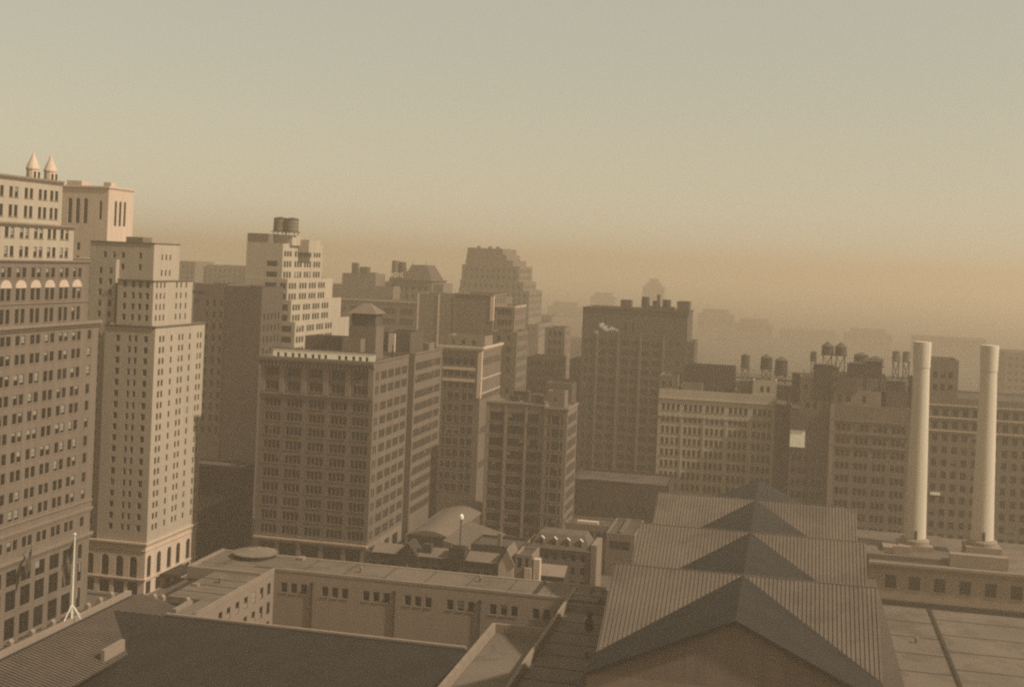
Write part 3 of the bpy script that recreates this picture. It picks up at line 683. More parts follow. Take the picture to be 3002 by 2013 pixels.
# vaulted hall and the shed beside it
b = Bld('market_hall', 'hall with broad pale vaulted roof between the lofts', -97, 358)
b.tier(-103.2, -91.6, 338, 386, GZ, 11.6, 'brownbrick', front=[(even(11.6, 4, 1.2), [(3, 6)], dict(sill=False, shade=0))], parapet=.1)
B = MB(); n = 12; pr = []
for k in range(n + 1):
    t = k / n; pr.append((-103.6 + 12.4 * t, 11.6 + 1.5 * math.sin(math.pi * t)))
for (xa, za), (xb, zb) in zip(pr, pr[1:]): B.poly([(xa, 337.4, za), (xb, 337.4, zb), (xb, 386.4, zb), (xa, 386.4, za)])
for yy in (337.4, 386.4): B.poly([(x, yy, z) for x, z in pr])
B.build('vaulted_roof', 'copper', b.root); b.block('parapet', -104.2, -103.6, 337.4, 386.4, GZ, 11.4, 'tanbrick'); b.done()
b = Bld('shed', 'small shed with a pale lean-to roof beside the vaulted hall', -86, 345, cat='shed')
B = MB(); B.box(-91.0, -80, 331, 358, GZ, 9.4); B.build('wall', 'brownbrick', b.root)
B = MB(); B.poly([(-91.2, 330.6, 12.4), (-79.6, 330.6, 9.5), (-79.6, 358.4, 9.5), (-91.2, 358.4, 12.4)]); B.poly([(-91.2, 330.6, 9), (-79.6, 330.6, 9), (-79.6, 330.6, 9.5), (-91.2, 330.6, 12.4)]); B.build('roof', 'pavement', b.root); b.done()
p = thing('flue_pipe', (-80.8, 310, 0), 'tall thin flue pipe with a white cap in front of the vaulted roof', 'chimney')
B = MB(); B.tube((-80.8, 310, GZ), (-80.8, 310, 23.2), .35, .28, 8); B.build('pipe', 'greybrick', p); B = MB(); B.ring([(.55, 23.2), (.55, 24.0), (.2, 24.4)], -80.8, 310, 10); B.build('cap', 'white', p)
b = Bld('plain_block', 'dark plain block behind the low row with a flat roof', -76, 330)
b.tier(-80, -66.5, 318, 330, GZ, 15.2, 'darkbrick', front=[(even(13.5, 3, 1.2), [(9, 11)], dict(sill=False, shade=0))]); b.block('chimney', -73.4, -72.4, 320, 321.2, 14.5, 18, 'tanbrick'); b.done()
# mansard house
b = Bld('mansard_house', 'old house with mansard roof and small dormers next to the station hall', -53, 304)
mx0, mx1, my0, my1 = -60.4, -45.6, 300, 309
b.tier(mx0, mx1, my0, my1, GZ, 20.0, 'tanbrick', front=[(even(14.8, 6, 1.0, .6), [(7.2, 9), (10.8, 12.6), (14.2, 16.0), (17.4, 19.0)], dict(shade=.1, sill=False))], parapet=.05)
B = MB(); o_ = [(mx0 - .3, my0 - .4), (mx1 + .3, my0 - .4), (mx1 + .3, my1), (mx0 - .3, my1)]; i_ = [(mx0 + 1.7, my0 + 1.6), (mx1 - 1.7, my0 + 1.6), (mx1 - 1.7, my1 - 1), (mx0 + 1.7, my1 - 1)]
for k in range(4): k2 = (k + 1) % 4; B.poly([(*o_[k], 20.02), (*o_[k2], 20.02), (*i_[k2], 23.4), (*i_[k], 23.4)])
B.poly([(*q, 23.4) for q in i_]); B.build('mansard_roof', 'tileroof', b.root)
for k in range(4):
    xd = mx0 + 2.0 + k * 3.2
    d = b.block('dormer', xd, xd + 1.3, my0 + .1, my0 + 1.7, 20.6, 22.3, 'limestone'); B = MB()
    B.poly([(xd + .25, my0 + .09, 20.8), (xd + 1.05, my0 + .09, 20.8), (xd + 1.05, my0 + .09, 21.9), (xd + .25, my0 + .09, 21.9)]); B.build('pane', 'glass', d)
    B = MB(); B.poly([(xd - .15, my0 - .1, 22.3), (xd + .65, my0 - .1, 22.9), (xd + .65, my0 + 1.9, 22.9), (xd - .15, my0 + 1.9, 22.3)]); B.poly([(xd + .65, my0 - .1, 22.9), (xd + 1.45, my0 - .1, 22.3), (xd + 1.45, my0 + 1.9, 22.3), (xd + .65, my0 + 1.9, 22.9)]); B.build('dormer_roof', 'palestone', d)
b.block('party_wall', mx0 - .8, mx0 - .32, my0 - .3, my1, GZ, 21.2, 'limestone'); b.block('party_wall', mx1 + .32, mx1 + 1.7, my0 - .3, my1, GZ, 21.8, 'limestone')
b.block('porch', -57.8, -50.4, 292, 299.6, GZ, 15.4, 'darkbrick'); B = MB(); B.poly([(-58.3, 291.6, 15.4), (-50.2, 291.6, 15.4), (-50.2, 296, 17.2), (-58.3, 296, 17.2)]); B.poly([(-58.3, 291.6, 15.4), (-58.3, 296, 17.2), (-58.3, 299.5, 15.4)]); B.build('porch_roof', 'coping', b.root)
b.done()
# low flat garages to the right
b = Bld('garage', 'low flat roofed garage with a pale skylight strip near the hall roof', -58, 383)
b.tier(-65.5, -51.2, 377.5, 389, GZ, 10.4, 'tanbrick', 'tar', front=[(even(14.3, 6, 1.5, .6), [(5.4, 8.4)], dict(sill=False, shade=.2))]); b.block('skylight', -62, -55.5, 379, 381, 9.7, 10.9, 'palestone'); b.done()
b = Bld('garage', 'low garage with one wide dark opening under its roof edge', -47, 372)
b.tier(-51.0, -42.5, 366, 389, GZ, 10.8, 'tanbrick', 'tar', front=[([(1.0, 7.2)], [(6.0, 8.6)], dict(kind='wide', lights=4, sill=False, shade=0))]); b.block('roof_ridge', -47.4, -46.4, 367, 388, 10.1, 11.2, 'pavement'); b.done()
b = Bld('plain_block', 'dark plain block behind the garages at the foot of the big tower', -52, 405)
b.tier(-67.5, -36, 398, 420, GZ, 20.5, 'darkbrick', front=[(even(31, 7, 1.4), [(6, 8), (11, 13)], dict(sill=False, shade=0, stuff=True))]); b.block('coping', -62, -47, 397.8, 398.5, 20.5, 20.9, 'tanbrick'); b.done()

# ------------------------------------------------------------------ gridded building in the centre
b = Bld('loft_building', 'mid height loft building with wide gridded bays and a projecting right corner', -78, 383)
gx0, gx1, gy0 = -91.2, -72.6, 375.0
rw = [(1.5 + 3.9 * k, 4.2 + 3.9 * k) for k in range(11)]
b.tier(gx0, gx1, gy0, 392, GZ, 46.4, 'tanbrick', 'gravel', front=[([(1.2, 5.6), (6.9, 12.0), (13.2, 16.6)], rw, dict(kind='wide', lights=4, shade=.35)), ([(16.9, 17.9)], rw[:8], dict(shade=.1))], dusty=.4)
for xx in (0.0, 5.8, 12.2, 18.1): b.block('pier', gx0 + xx + .15, gx0 + xx + .75 - (.3 if xx > 18 else 0), gy0 - .3, gy0 - .004, GZ, 45.2, 'limestone')
b.tier(gx1, -65.4, gy0 - 1.0, 392, GZ, 45.8, 'tanbrick', 'gravel', wname='corner_wall', front=[([(1.1, 1.9), (2.3, 4.7), (5.1, 5.9)], rw, dict(kind='wide', lights=2, shade=.25))], right=[(even(18, 6, 1.9), rw, dict(kind='wide', lights=2, shade=.1))], dusty=.5)
b.cornice(gx1, -65.4, gy0 - 1, 392, 45.0, .6, .5, 'limestone'); b.cornice(gx0, gx1, gy0, 392, 45.6, .6, .3, 'limestone', sides=('f',))
b.tier(-73, -67.6, 380, 386, 45.0, 50.2, 'tanbrick', wname='stair_house', front=[([(2, 3)], [(47, 48.4)], dict(sill=False))]); b.block('vent_box', -86, -83, 384, 386, 45.6, 47.4, 'darkbrick'); b.block('vent_box', -79, -75.5, 383, 387, 45.6, 48.4, 'brownbrick')
b.done()

# ------------------------------------------------------------------ narrow building with pale corner
b = Bld('narrow_loft', 'narrow loft with cornice, paired windows and a bright corner strip', -115, 450)
nx0, nx1, ny0, ny1 = -124.5, -108.4, 435, 466
rw = [(53.6 - 4.15 * k - 2.6 + .6, 53.6 - 4.15 * k + .6) for k in range(12)]
nb = [(2.2, 3.4), (3.9, 6.0), (6.5, 8.4), (9.2, 11.1), (11.6, 13.6)]
b.tier(nx0, nx1, ny0, ny1, GZ, 58.2, 'greybrick', front=[(nb, rw, dict(shade=.2))], right=[(even(31, 9, 1.7), rw[::3], dict(stuff=True, shade=.0))], dusty=.4)
b.block('corner_strip', nx1 - 1.3, nx1 + .25, ny0 - .3, ny0 + 1.2, 40, 58.0, 'palestone')
for k in (0, 1): b.block('spandrel', nx0 + 1.8, nx1 - 2.0, ny0 - .25, ny0 - .004, 49.85 - 4.15 * k, 50.9 - 4.15 * k, 'palestone')
b.cornice(nx0, nx1, ny0, ny1, 57.0, 1.5, 1.0, 'palestone')
for zb in (46.5, 41.2): b.cornice(nx0, nx1, ny0 + 1, ny1, zb, .5, .3, 'palestone', sides=('r',))
b.tier(-123, -108.6, 440, 452, 57.5, 62, 'limestone', wname='penthouse', front=[([(2.0, 3), (5.6, 7), (9.6, 11)], [(58.8, 60.4)], dict(sill=False, shade=0))]); b.done()

# dark blocks behind it
def plain(name, label, x0, x1, y0, y1, z1, wall, nf=0, nr=0, pitch=4.0, ww=1.4, hh=2.1, zlow=20, stuff=True, extra=None, roof='tar', z0=GZ, lights=1, **kw):
    b = Bld(name, label, (x0 + x1) / 2, (y0 + y1) / 2)
    rows = []; z = z1 - 1.6 - hh
    while z > zlow: rows.append((z, z + hh)); z -= pitch
    kd = 'wide' if lights > 1 else 'sash'
    b.tier(x0, x1, y0, y1, z0, z1, wall, roof, front=[(even(x1 - x0, nf, ww), rows)] if nf else None, right=[(even(y1 - y0, nr, ww), rows)] if nr else None, stuff=stuff, shade=.12, kind=kd, lights=lights, dusty=.5, sill=False, **kw)
    if extra: extra(b)
    b.done(); return b
plain('office_building', 'dark blank sided office block behind the narrow loft, lit right edge painted pale', -131, -115.2, 478, 500, 76.4, 'greybrick', 0, 4, extra=lambda b: (b.block('corner_edge', -116.3, -114.9, 477.7, 479, 66, 76.2, 'palestone'), b.cornice(-131, -115.2, 478, 500, 75.6, .8, .4, 'limestone')))  # pale corner strip puts the sunlit right edge into the colour
plain('office_building', 'slim brown office block stepping down right of the dark blank block', -115, -106.8, 480, 500, 72.2, 'tanbrick', 4, 4, ww=1.2, extra=lambda b: b.cornice(-115, -106.8, 480, 500, 71.4, .8, .4, 'palestone'))
plain('office_building', 'brown side wing rising beyond the narrow loft', -113.5, -102.8, 468, 488, 62.6, 'greybrick', 2, 6, ww=1.3)
plain('pilastered_block', 'brown block with pale vertical pilaster strips behind the big loft', -172, -130.5, 560, 580, 73.2, 'greybrick', 0, 0, extra=lambda b: [b.block('pilaster', x, x + .7, 559.7, 559.997, 40, 73, 'palestone') for x in (-171.6, -161.5, -153.5, -139.6, -133)])
b = Bld('grid_loft', 'wide loft with rows of broad windows behind the white parapet', -215, 605)
b.tier(-240, -183, 600, 620, GZ, 67.4, 'tanbrick', front=[([(2 + k * 9.0, 9 + k * 9.0) for k in range(6)], [(60.5 - 5.2 * k, 63.8 - 5.2 * k) for k in range(6)], dict(kind='wide', lights=5, shade=.1, sill=False))], dusty=.7); b.cornice(-240, -183, 600, 620, 66.6, .8, .5, 'palestone'); b.done()
b = Bld('office_building', 'hazy block with stacked roof boxes left of the legged water tank', -227, 630)
b.tier(-242, -204, 622, 650, GZ, 74, 'tanbrick'); b.tier(-233.4, -214.8, 624, 640, 73.3, 80, 'tanbrick', wname='upper_wall'); b.block('roof_box', -229.0, -226.0, 626, 629, 79.2, 85.6, 'brownbrick'); b.block('roof_box', -225, -220.6, 627, 632, 79.2, 83.6, 'brownbrick'); b.block('roof_box', -219, -214.9, 624.4, 628, 79.3, 80.9, 'tanbrick'); b.done()
b = Bld('office_building', 'hazy office block carrying the big twin water tank', -208, 650)
b.tier(-221, -188, 640, 662, GZ, 76, 'tanbrick', front=[(even(33, 9, 1.6), [(70 - 4.2 * k, 72.2 - 4.2 * k) for k in range(6)])], stuff=True, sill=False, dusty=.7, shade=0); b.tier(-213, -203.5, 642, 652, 75.3, 78.6, 'tanbrick', wname='upper_wall'); b.done()
b = Bld('mansard_building', 'hazy building with tall steep mansard roof and flanking chimney', -196, 655)
b.tier(-207, -186.5, 634, 660, GZ, 77.6, 'tanbrick', front=[(even(20, 5, 1.7), [(72.2, 74.6), (67.5, 70), (63, 65.5)])], sill=False, dusty=.7, shade=0); b.cornice(-210.5, -186.5, 634, 660, 76.8, .9, .8, 'brownbrick')
B = MB(); o_ = [(-203.5, 634.6), (-187, 634.6), (-187, 658), (-203.5, 658)]; i_ = [(-199.6, 638.5), (-191.4, 638.5), (-191.4, 654), (-199.6, 654)]
for k in range(4): k2 = (k + 1) % 4; B.poly([(*o_[k], 77.72), (*o_[k2], 77.72), (*i_[k2], 85.8), (*i_[k], 85.8)])
B.poly([(*q, 85.8) for q in i_]); B.build('mansard_roof', 'brownbrick', b.root); b.block('chimney', -203.4, -202, 636, 638, 76.9, 84, 'tanbrick')
for xx in (-199.2, -191.8): b.block('finial', xx - .1, xx + .1, 638.6, 638.8, 85.8, 88, 'iron')
b.tier(-186.4, -181, 636, 655, GZ, 76.2, 'tanbrick', wname='side_wall'); b.done()
# windowed brown block and blank wall between hotel and tower
b = Bld('office_building', 'brown office block with a few dark windows between hotel and tank topped tower', -197, 405)
b.tier(-204.2, -191.6, 400, 414, GZ, 77.8, 'greybrick', front=[([(4.5, 5.7), (7.2, 8.4), (9.8, 11)], [(70 - 4.0 * k, 72.2 - 4.0 * k) for k in range(12)])], stuff=False, sill=False, shade=0); b.cornice(-206, -199, 399.5, 414, 74.2, .9, .6, 'darkbrick', sides=('f',)); b.done()
b = Bld('blank_wall_building', 'tall building with a blank dark party wall left of the loft', -185, 405)
b.tier(-191.6, -178.6, 399.8, 418, GZ, 77.4, 'brownbrick', right=[(even(18, 5, 1.4), [(30 + 4 * k, 32.2 + 4 * k) for k in range(10)], dict(stuff=True, sill=False))]); b.done()
# tank topped tower
b = Bld('office_tower', 'pale stepped loft tower with a large roof tank left of centre', -188, 450)
tf = [(5.5, 7.0), (7.5, 9.0), (9.5, 11.0), (12.4, 14.2)]
R_ = lambda z: [(z - 3.95 * k, z + 2.3 - 3.95 * k) for k in range(12)]
ty = 430
tr = lambda L: [(a + k * 2.6, a + k * 2.6 + 1.9) for a in (1.4, 11.5, 21.0, 30.5) for k in range(3) if a + k * 2.6 + 1.9 < L - .6]
b.tier(-199, -184.5, ty, ty + 40, 78, 93.0, 'palelime', front=[([(8.2, 12.6)], [(80.4, 82.4), (84.4, 86.4)], dict(kind='wide', lights=3))], right=[(tr(40), [(80.2, 82.5), (84.2, 86.5), (88.2, 90.2)])], sill=False, dusty=.7, shade=.05)
b.tier(-199, -182.0, ty - .4, ty + 46, 70, 80.0, 'palelime', front=[([(8.0, 12.6), (14.0, 16.4)], [(72.2, 74.5), (76.2, 78.4)], dict(kind='wide', lights=3))], right=[(tr(46), [(72.2, 74.5), (76.2, 78.4)])], sill=False, dusty=.7, shade=.05)
b.tier(-199, -180.0, ty - .8, ty + 51, 62, 72.2, 'palelime', front=[([(8.0, 12.4), (13.4, 17.6)], [(64.4, 66.7), (68.3, 70.5)], dict(kind='wide', lights=3))], right=[(tr(51), [(64.4, 66.7), (68.3, 70.5)])], sill=False, dusty=.6, shade=.05)
b.tier(-199, -178.0, ty - 1.2, ty + 56, GZ, 64.3, 'palelime', front=[([(8.0, 12.4), (13.4, 19.6)], R_(60.4), dict(kind='wide', lights=3, shade=.2))], right=[(tr(56), R_(60.4), dict(shade=.1))], sill=False, dusty=.5)
b.tier(-199, -190.5, ty + .4, ty + 14, 92.4, 96.4, 'tanbrick', wname='upper_wall'); b.tier(-190.4, -183.5, ty + 6, ty + 16, 92.4, 96.2, 'palelime', wname='upper_wall'); b.tier(-184.4, -180, ty + 14, ty + 26, 90, 94.8, 'palelime', wname='upper_wall'); b.done()

# ------------------------------------------------------------------ stepped ziggurat tower in the haze
b = Bld('stepped_tower', 'hazy tower stepping down to the right like a ziggurat', -180, 780)
def zt(x0, x1, y0, z0, z1, n):
    rows = []; z = z1 - 4.2
    while z > max(z0, 40) + .5: rows.append((z, z + 2.2)); z -= 4.2
    b.tier(x0, x1, y0, y0 + 40, z0, z1, 'tanbrick', front=[(even(x1 - x0, n, 1.5), rows)], right=[(even(40, 9, 1.6), rows)], stuff=True, sill=False, shade=0, dusty=.7)
zt(-206, -153, 758, GZ, 51.3, 14); zt(-206, -160.2, 760, 50.6, 71.6, 12); zt(-205.6, -164.6, 761, 70.9, 77, 11); zt(-205, -167.8, 762, 76.3, 86.6, 10); zt(-203, -172.2, 763, 85.9, 90.2, 8); zt(-202.8, -176.8, 764, 89.5, 93.7, 7); zt(-202.6, -179.6, 765, 93, 97.4, 6)
for xx in (-196.5, -189, -184): b.block('merlon', xx, xx + 2, 765.2, 767, 97.4, 98.6, 'tanbrick')
b.done()

# buildings behind the gridded loft
plain('office_building', 'dim loft with banded windows behind the gridded loft roof', -109.6, -96, 520, 540, 49.4, 'greybrick', 5, 3, ww=2.0, lights=2)
plain('office_building', 'dim taller block behind the banded loft', -107, -98, 545, 560, 61.2, 'tanbrick', 3, 2)
plain('plain_block', 'dark flat roofed block left of the big dark tower', -118, -104, 470, 490, 41.5, 'darkbrick', 0, 0)
plain('plain_block', 'dark low shoulder building against the big dark tower', -97, -86, 500, 520, 41, 'brownbrick', 4, 0)

# ------------------------------------------------------------------ big dark tower
b = Bld('office_tower', 'broad dark tower with three roof tanks and a white steam puff', -62, 525)
q = .9444
dx0, dx1, dy = -84.6, -41.2, 510.0
cols_ = [(7.0, 10.2), (11.6, 14.4), (16.6, 19.6), (20.6, 23.6), (25.0, 28.2), (29.2, 32.4)]
rr = [(59.2 - 3.9 * k - 2.3, 59.2 - 3.9 * k) for k in range(15)]
b.tier(dx0, dx1, dy, dy + 26, GZ, 72.3, 'brownbrick', front=[(cols_, rr, dict(kind='wide', lights=3, shade=.06, sill=False)), ([(17.4, 18.6), (20.6, 21.8)], [(63.0, 66.4)], dict(sill=False)), ([(36, 37.3), (39.3, 40.6)], [(58 - 4 * k, 60 - 4 * k) for k in range(4)], dict(sill=False)), ([(1.4, 2.6), (3.6, 4.8)], rr, dict(sill=False))], dusty=.3)
for xx in (6.2, 15.0, 24.1, 33.6): b.block('pier', dx0 + xx, dx0 + xx + .8, dy - .3, dy - .004, GZ, 62, 'tanbrick')
b.cornice(dx0, dx1, dy, dy + 26, 71.6, .8, .5, 'brownbrick')
b.tier(dx0 + 38.8, dx1 + .3, dy - .4, dy + 10, 71, 76.3, 'brownbrick', wname='corner_tower'); b.tier(dx0 + 15.2, dx0 + 19.6, dy + 3, dy + 8, 71.6, 75.8, 'brownbrick', wname='stair_house'); b.tier(dx0 + 24, dx0 + 37, dy + 4, dy + 14, 71.6, 73.5, 'brownbrick', wname='roof_house')
b.tier(dx0 - 5, dx0, dy + 2, dy + 20, GZ, 50, 'brownbrick', wname='side_wall'); b.tier(dx1, dx1 + 3, dy + 2, dy + 20, GZ, 60, 'brownbrick', wname='side_wall')
b.done()

# ------------------------------------------------------------------ pale office block with bays of four
b = Bld('office_building', 'pale office block with bays of four windows behind the station hall', -24, 450)
ox0, ox1, oy = -44.6, -4.2, 440
four = [(a + k * 1.72, a + k * 1.72 + 1.12) for a in (1.2, 9.0, 16.6, 24.6, 32.8) for k in range(4)]
rr = [(42.2 - 3.98 * k - 2.3, 42.2 - 3.98 * k) for k in range(11)]
b.tier(ox0, ox1, oy, oy + 22, GZ, 47.2, 'palelime', front=[(four, rr, dict(shade=.08))], right=[(even(22, 5, 1.2), rr, dict(stuff=True))], dusty=.35)
b.cornice(ox0, ox1, oy, oy + 22, 34.6 + 2.9, .5, .35, 'palelime', sides=('f',)); b.cornice(ox0, ox1, oy, oy + 22, 43.6, .6, .4, 'palelime', sides=('f',))
for xx in (8.2, 15.9, 23.7, 31.8): b.block('pier', ox0 + xx, ox0 + xx + .7, oy - .22, oy - .004, GZ, 37.4, 'palelime')
b.tier(ox1 - 8, ox1, oy + .2, oy + 10, 46.5, 52.2, 'palelime', wname='corner_tower', front=[([(2.6, 3.7), (4.7, 5.8)], [(48, 50.2)], dict(sill=False))])
b.tier(ox0 + 8, ox0 + 26, oy + 5, oy + 14, 46.5, 55.8, 'darkbrick', wname='roof_house'); b.tier(ox0 + 27, ox0 + 32.4, oy + 2, oy + 9, 46.5, 50.8, 'brownbrick', wname='roof_house'); b.tier(ox0 + 8.2, ox0 + 15, oy + .6, oy + 4.6, 46.5, 49.6, 'tanbrick', wname='roof_house'); b.tier(ox0, ox0 + 6.5, oy + .2, oy + 14, 46.5, 52.0, 'greybrick', wname='stair_house', front=[([(1, 2), (3.4, 4.4)], [(48, 50)], dict(sill=False))])
b.done()
plain('plain_block', 'dark narrow wall between the pale office block and the billboard building', -4.1, .6, 418, 440, 46.5, 'darkbrick', 0, 0)

# ------------------------------------------------------------------ right building with white sign panel
b = Bld('office_building', 'tan office block with cluttered roof beside the tall chimney', 22, 425)
rr = [(40.4 - 4.05 * k, 42.6 - 4.05 * k) for k in range(10)]
b.tier(13.4, 37.4, 410, 436, GZ, 48.6, 'greybrick', front=[([(2.0 + k * 5.6 + j * 1.5, 2.0 + k * 5.6 + j * 1.5 + 1.15) for k in range(4) for j in range(3)], rr, dict(shade=.05, sill=False))], right=[(even(26, 6, 1.6), rr, dict(stuff=True, sill=False))], dusty=.55)
for zb in (43.3, 39.2, 35.2): b.cornice(13.4, 37.4, 410, 436, zb, .5, .3, 'tanbrick', sides=('f',))
b.block('corner_edge', 13.2, 14.6, 409.7, 411, 5, 48.4, 'limestone')
b.tier(14, 30.2, 412, 420, 47.9, 53.2, 'limestone', wname='penthouse', front=[([(1.4, 2.6), (4, 5.4), (9, 10.2)], [(49.4, 51.6)], dict(sill=False))]); b.tier(15, 21, 411.2, 416, 52.5, 57.5, 'brownbrick', wname='roof_house'); b.tier(28.8, 37, 412, 424, 47.9, 53.6, 'brownbrick', wname='roof_house'); b.done()
b = Bld('office_building', 'brown building with a bright white sign panel and pale penthouse', 6, 424)
b.tier(.8, 13.1, 411, 436, GZ, 45.6, 'brownbrick', front=[([(.9, 2.2), (2.8, 4.1), (4.7, 6.0), (7.2, 8.4), (9.2, 10.4)], [(29.6 - 4.0 * k, 31.8 - 4.0 * k) for k in range(8)], dict(shade=.05, sill=False))], dusty=.5)
b.block('sign_panel', 1.0, 5.7, 410.6, 410.99, 34.0, 39.6, 'white'); b.block('panel_hood', .8, 6.0, 410.3, 410.99, 39.65, 40.1, 'darkbrick')
b.tier(3.6, 13.0, 413, 424, 44.9, 56.4, 'limestone', wname='penthouse', front=[([(1.4, 2.2)], [(52.4, 54)], dict(sill=False)), ([(2, 3.2), (4.2, 5.4), (7.2, 8)], [(46.4, 48.3)], dict(sill=False))]); b.done()
b = Bld('office_building', 'hazy far office block with square upper storey at the right edge', 58, 432)
rr = [(46 - 4 * k, 48.3 - 4 * k) for k in range(11)]
b.tier(40.5, 92, 420, 450, GZ, 52, 'tanbrick', front=[(even(51, 16, 1.7), rr, dict(stuff=True, sill=False))], dusty=.5); b.tier(43.6, 53, 422, 436, 51.3, 64, 'tanbrick', wname='upper_wall', front=[(even(9.4, 3, 1.3), [(54, 56), (58, 60)], dict(stuff=True, sill=False))])
for zb in (49.2, 45.2, 41): b.cornice(40.5, 92, 420, 450, zb, .5, .3, 'palestone', sides=('f',))
b.block('sign_panel', 45.6, 48.6, 419.7, 419.99, 20.6, 21.4, 'white'); b.done()

# ------------------------------------------------------------------ smokestacks
def stack(label, x, y, zb, zt, r0, r1):
    t = thing('smokestack', (x, y, zb), label, 'chimney', 'pale smokestacks of the power house')
    B = MB(); B.box(x - r0 - 1.4, x + r0 + 1.4, y - r0 - 1.2, y + r0 + 1.4, 21.8, zb - .9); B.build('plinth', 'court', t)
    B = MB(); B.ring([(r0 + .9, zb - .9), (r0 + .9, zb), (r0 + .5, zb + .5)], x, y, 24); B.build('base_ring', 'coping', t)
    B = MB(); B.ring([(r0 + (r1 - r0) * k / 10, zb + .5 + (zt - 7 - zb) * k / 10) for k in range(11)], x, y, 32); B.build('shaft', 'brightchim', t)
    B = MB(); B.ring([(r1, zt - 6.6), (r1 + .1, zt - 6.2), (r1 + .2, zt - 1.2), (r1 + .2, zt), (r1 - .2, zt)], x, y, 32); B.build('crown', 'brightchim', t)
    B = MB(); B.box(x - .25, x + .25, y - r0 - .35, y - r0 + .3, zb + .3, zb + 2.6); B.build('door', 'iron', t)
    return t
stack('tall pale tapered smokestack right beside the tan office block, left of its twin', 31.8, 322.5, 25.4, 74.2, 2.68, 1.95)
stack('pale smokestack nearest the right edge of the view', 47.5, 322.5, 26.4, 74.2, 2.68, 1.95)

# ------------------------------------------------------------------ water tanks and roof boxes
def tank(label, x, y, z0, r, h, legs, cone=.35, wood='wood'):
    t = thing('water_tank', (x, y, z0), label, 'water tank', 'water tanks on the roofs')
    zb = z0 + legs
    if legs > .3:
        for sx in (-1, 1):
            for sy in (-1, 1):
                B = MB(); B.box(x + sx * r * .7 - .12, x + sx * r * .7 + .12, y + sy * r * .7 - .12, y + sy * r * .7 + .12, z0, zb); B.build('leg', 'iron', t)
        if legs > 2:
            for sy in (-1, 1):
                B = MB(); q = r * .7
                B.tube((x - q, y + sy * q, z0 + .2), (x + q, y + sy * q, zb - .3), .09, n=5); B.tube((x + q, y + sy * q, z0 + .2), (x - q, y + sy * q, zb - .3), .09, n=5); B.build('brace', 'iron', t)
        B = MB(); B.box(x - r * 1.02, x + r * 1.02, y - r * 1.02, y + r * 1.02, zb - .25, zb); B.build('platform', 'iron', t)
    B = MB(); B.ring([(r, zb), (r * .95, zb + h)], x, y, 20); B.build('tank_body', wood, t)
    for k in range(4):
        B = MB(); zz = zb + h * (.1 + .26 * k); rr_ = r * (1 - .05 * (.1 + .26 * k)) + .05; B.ring([(rr_, zz), (rr_, zz + .12)], x, y, 20); B.build('hoop', 'iron', t)
    if cone > 0:
        B = MB(); B.ring([(r * 1.06, zb + h), (r * .1, zb + h + r * cone * 2)], x, y, 20); B.build('tank_roof', 'brownbrick', t)
    return t
tank('left of the three tanks on the big dark tower', -59.4, 516, 73.0, 1.7, 4.2, 0.2, 0)
tank('thin middle tank of the three on the big dark tower', -55.0, 516, 73.0, 1.5, 2.4, 0.6, 0)
tank('right of the three tanks on the big dark tower', -50.6, 516, 73.0, 1.8, 3.4, .2, 0)
t = thing('flue_pipe', (-53.8, 515.5, 73), 'slim flue rising behind the middle tank on the dark tower', 'chimney'); B = MB(); B.tube((-53.9, 515.5, 73), (-53.9, 515.5, 78.6), .75, .7, 10); B.build('pipe', 'brownbrick', t)
tank('large tank on a low frame over the pale stepped loft tower, left half', -188.9, 437, 96.3, 2.6, 5.0, 1.2, .1, 'tanbrick'); tank('large tank on a low frame over the pale stepped loft tower, right half', -184.2, 437, 96.3, 2.5, 4.9, 1.2, .1, 'tanbrick')
tank('hazy paired water tank on legs beside the mansard roof, left one', -211.0, 646, 78.6, 2.2, 6.0, 3.0, 0, 'tanbrick'); tank('hazy paired water tank on legs beside the mansard roof, right one', -207.0, 646, 78.6, 1.9, 5.4, 3.0, 0, 'brownbrick')
tank('conical roofed tank on a tall frame at the right corner of the pale office block', -8.0, 448, 51.6, 2.1, 3.8, 4.2, .32)
tank('conical roofed tank set low, right of the tall framed tank', -2.9, 452, 50.5, 2.3, 5.0, 3.2, .28)
tank('dark tank far behind the pale office block roof', -17.8, 520, 45, 1.8, 5.2, 5.0, .2)
tank('small dim tank far left of the domed twin tanks', 9.3, 520, 48.5, 1.3, 3.6, 6, .2)
for i, xx in enumerate((12.6, 17.0)):
    tank(('left', 'right')[i] + ' domed tank of the pair on the high frame over the roofs', xx, 444, 55.6, 2.05, 2.8, 6.6, .4, 'brownbrick')
for i, (xx, yy, z0_, r_, h_) in enumerate(((21.4, 424, 52.6, 2.4, 3.6), (26.3, 424, 53.0, 2.4, 4.0))):
    t = thing('roof_tank', (xx, yy, z0_), ('left', 'right')[i] + ' boxy dark roof tank on stilts over the tan office block', 'water tank')
    B = MB(); B.box(xx - r_, xx + r_, 414, 418, 57.0 + .2 * i, 61.6 + .9 * i); B.build('tank_body', 'wood', t)
    for sx in (-1, 1):
        for yy2 in (414.4, 417.6): B = MB(); B.box(xx + sx * (r_ - .3) - .15, xx + sx * (r_ - .3) + .15, yy2 - .15, yy2 + .15, 53.1, 57.0 + .2 * i); B.build('leg', 'iron', t)
    B = MB(); B.box(xx - r_ - .15, xx + r_ + .15, 413.8, 418.2, 61.6 + .9 * i, 61.9 + .9 * i); B.build('lid', 'brownbrick', t)
t = thing('roof_tank', (10.6, 412.5, 56.4), 'big square dark roof box on the pale penthouse', 'water tank'); B = MB(); B.box(7.6, 13.6, 412, 412.98, 49.6, 56.5); B.box(7.6, 13.6, 412, 417, 56.45, 60.6); B.build('tank_body', 'wood', t); B = MB(); B.box(7.4, 13.8, 411.8, 417.2, 60.6, 60.9); B.build('lid', 'brownbrick', t)
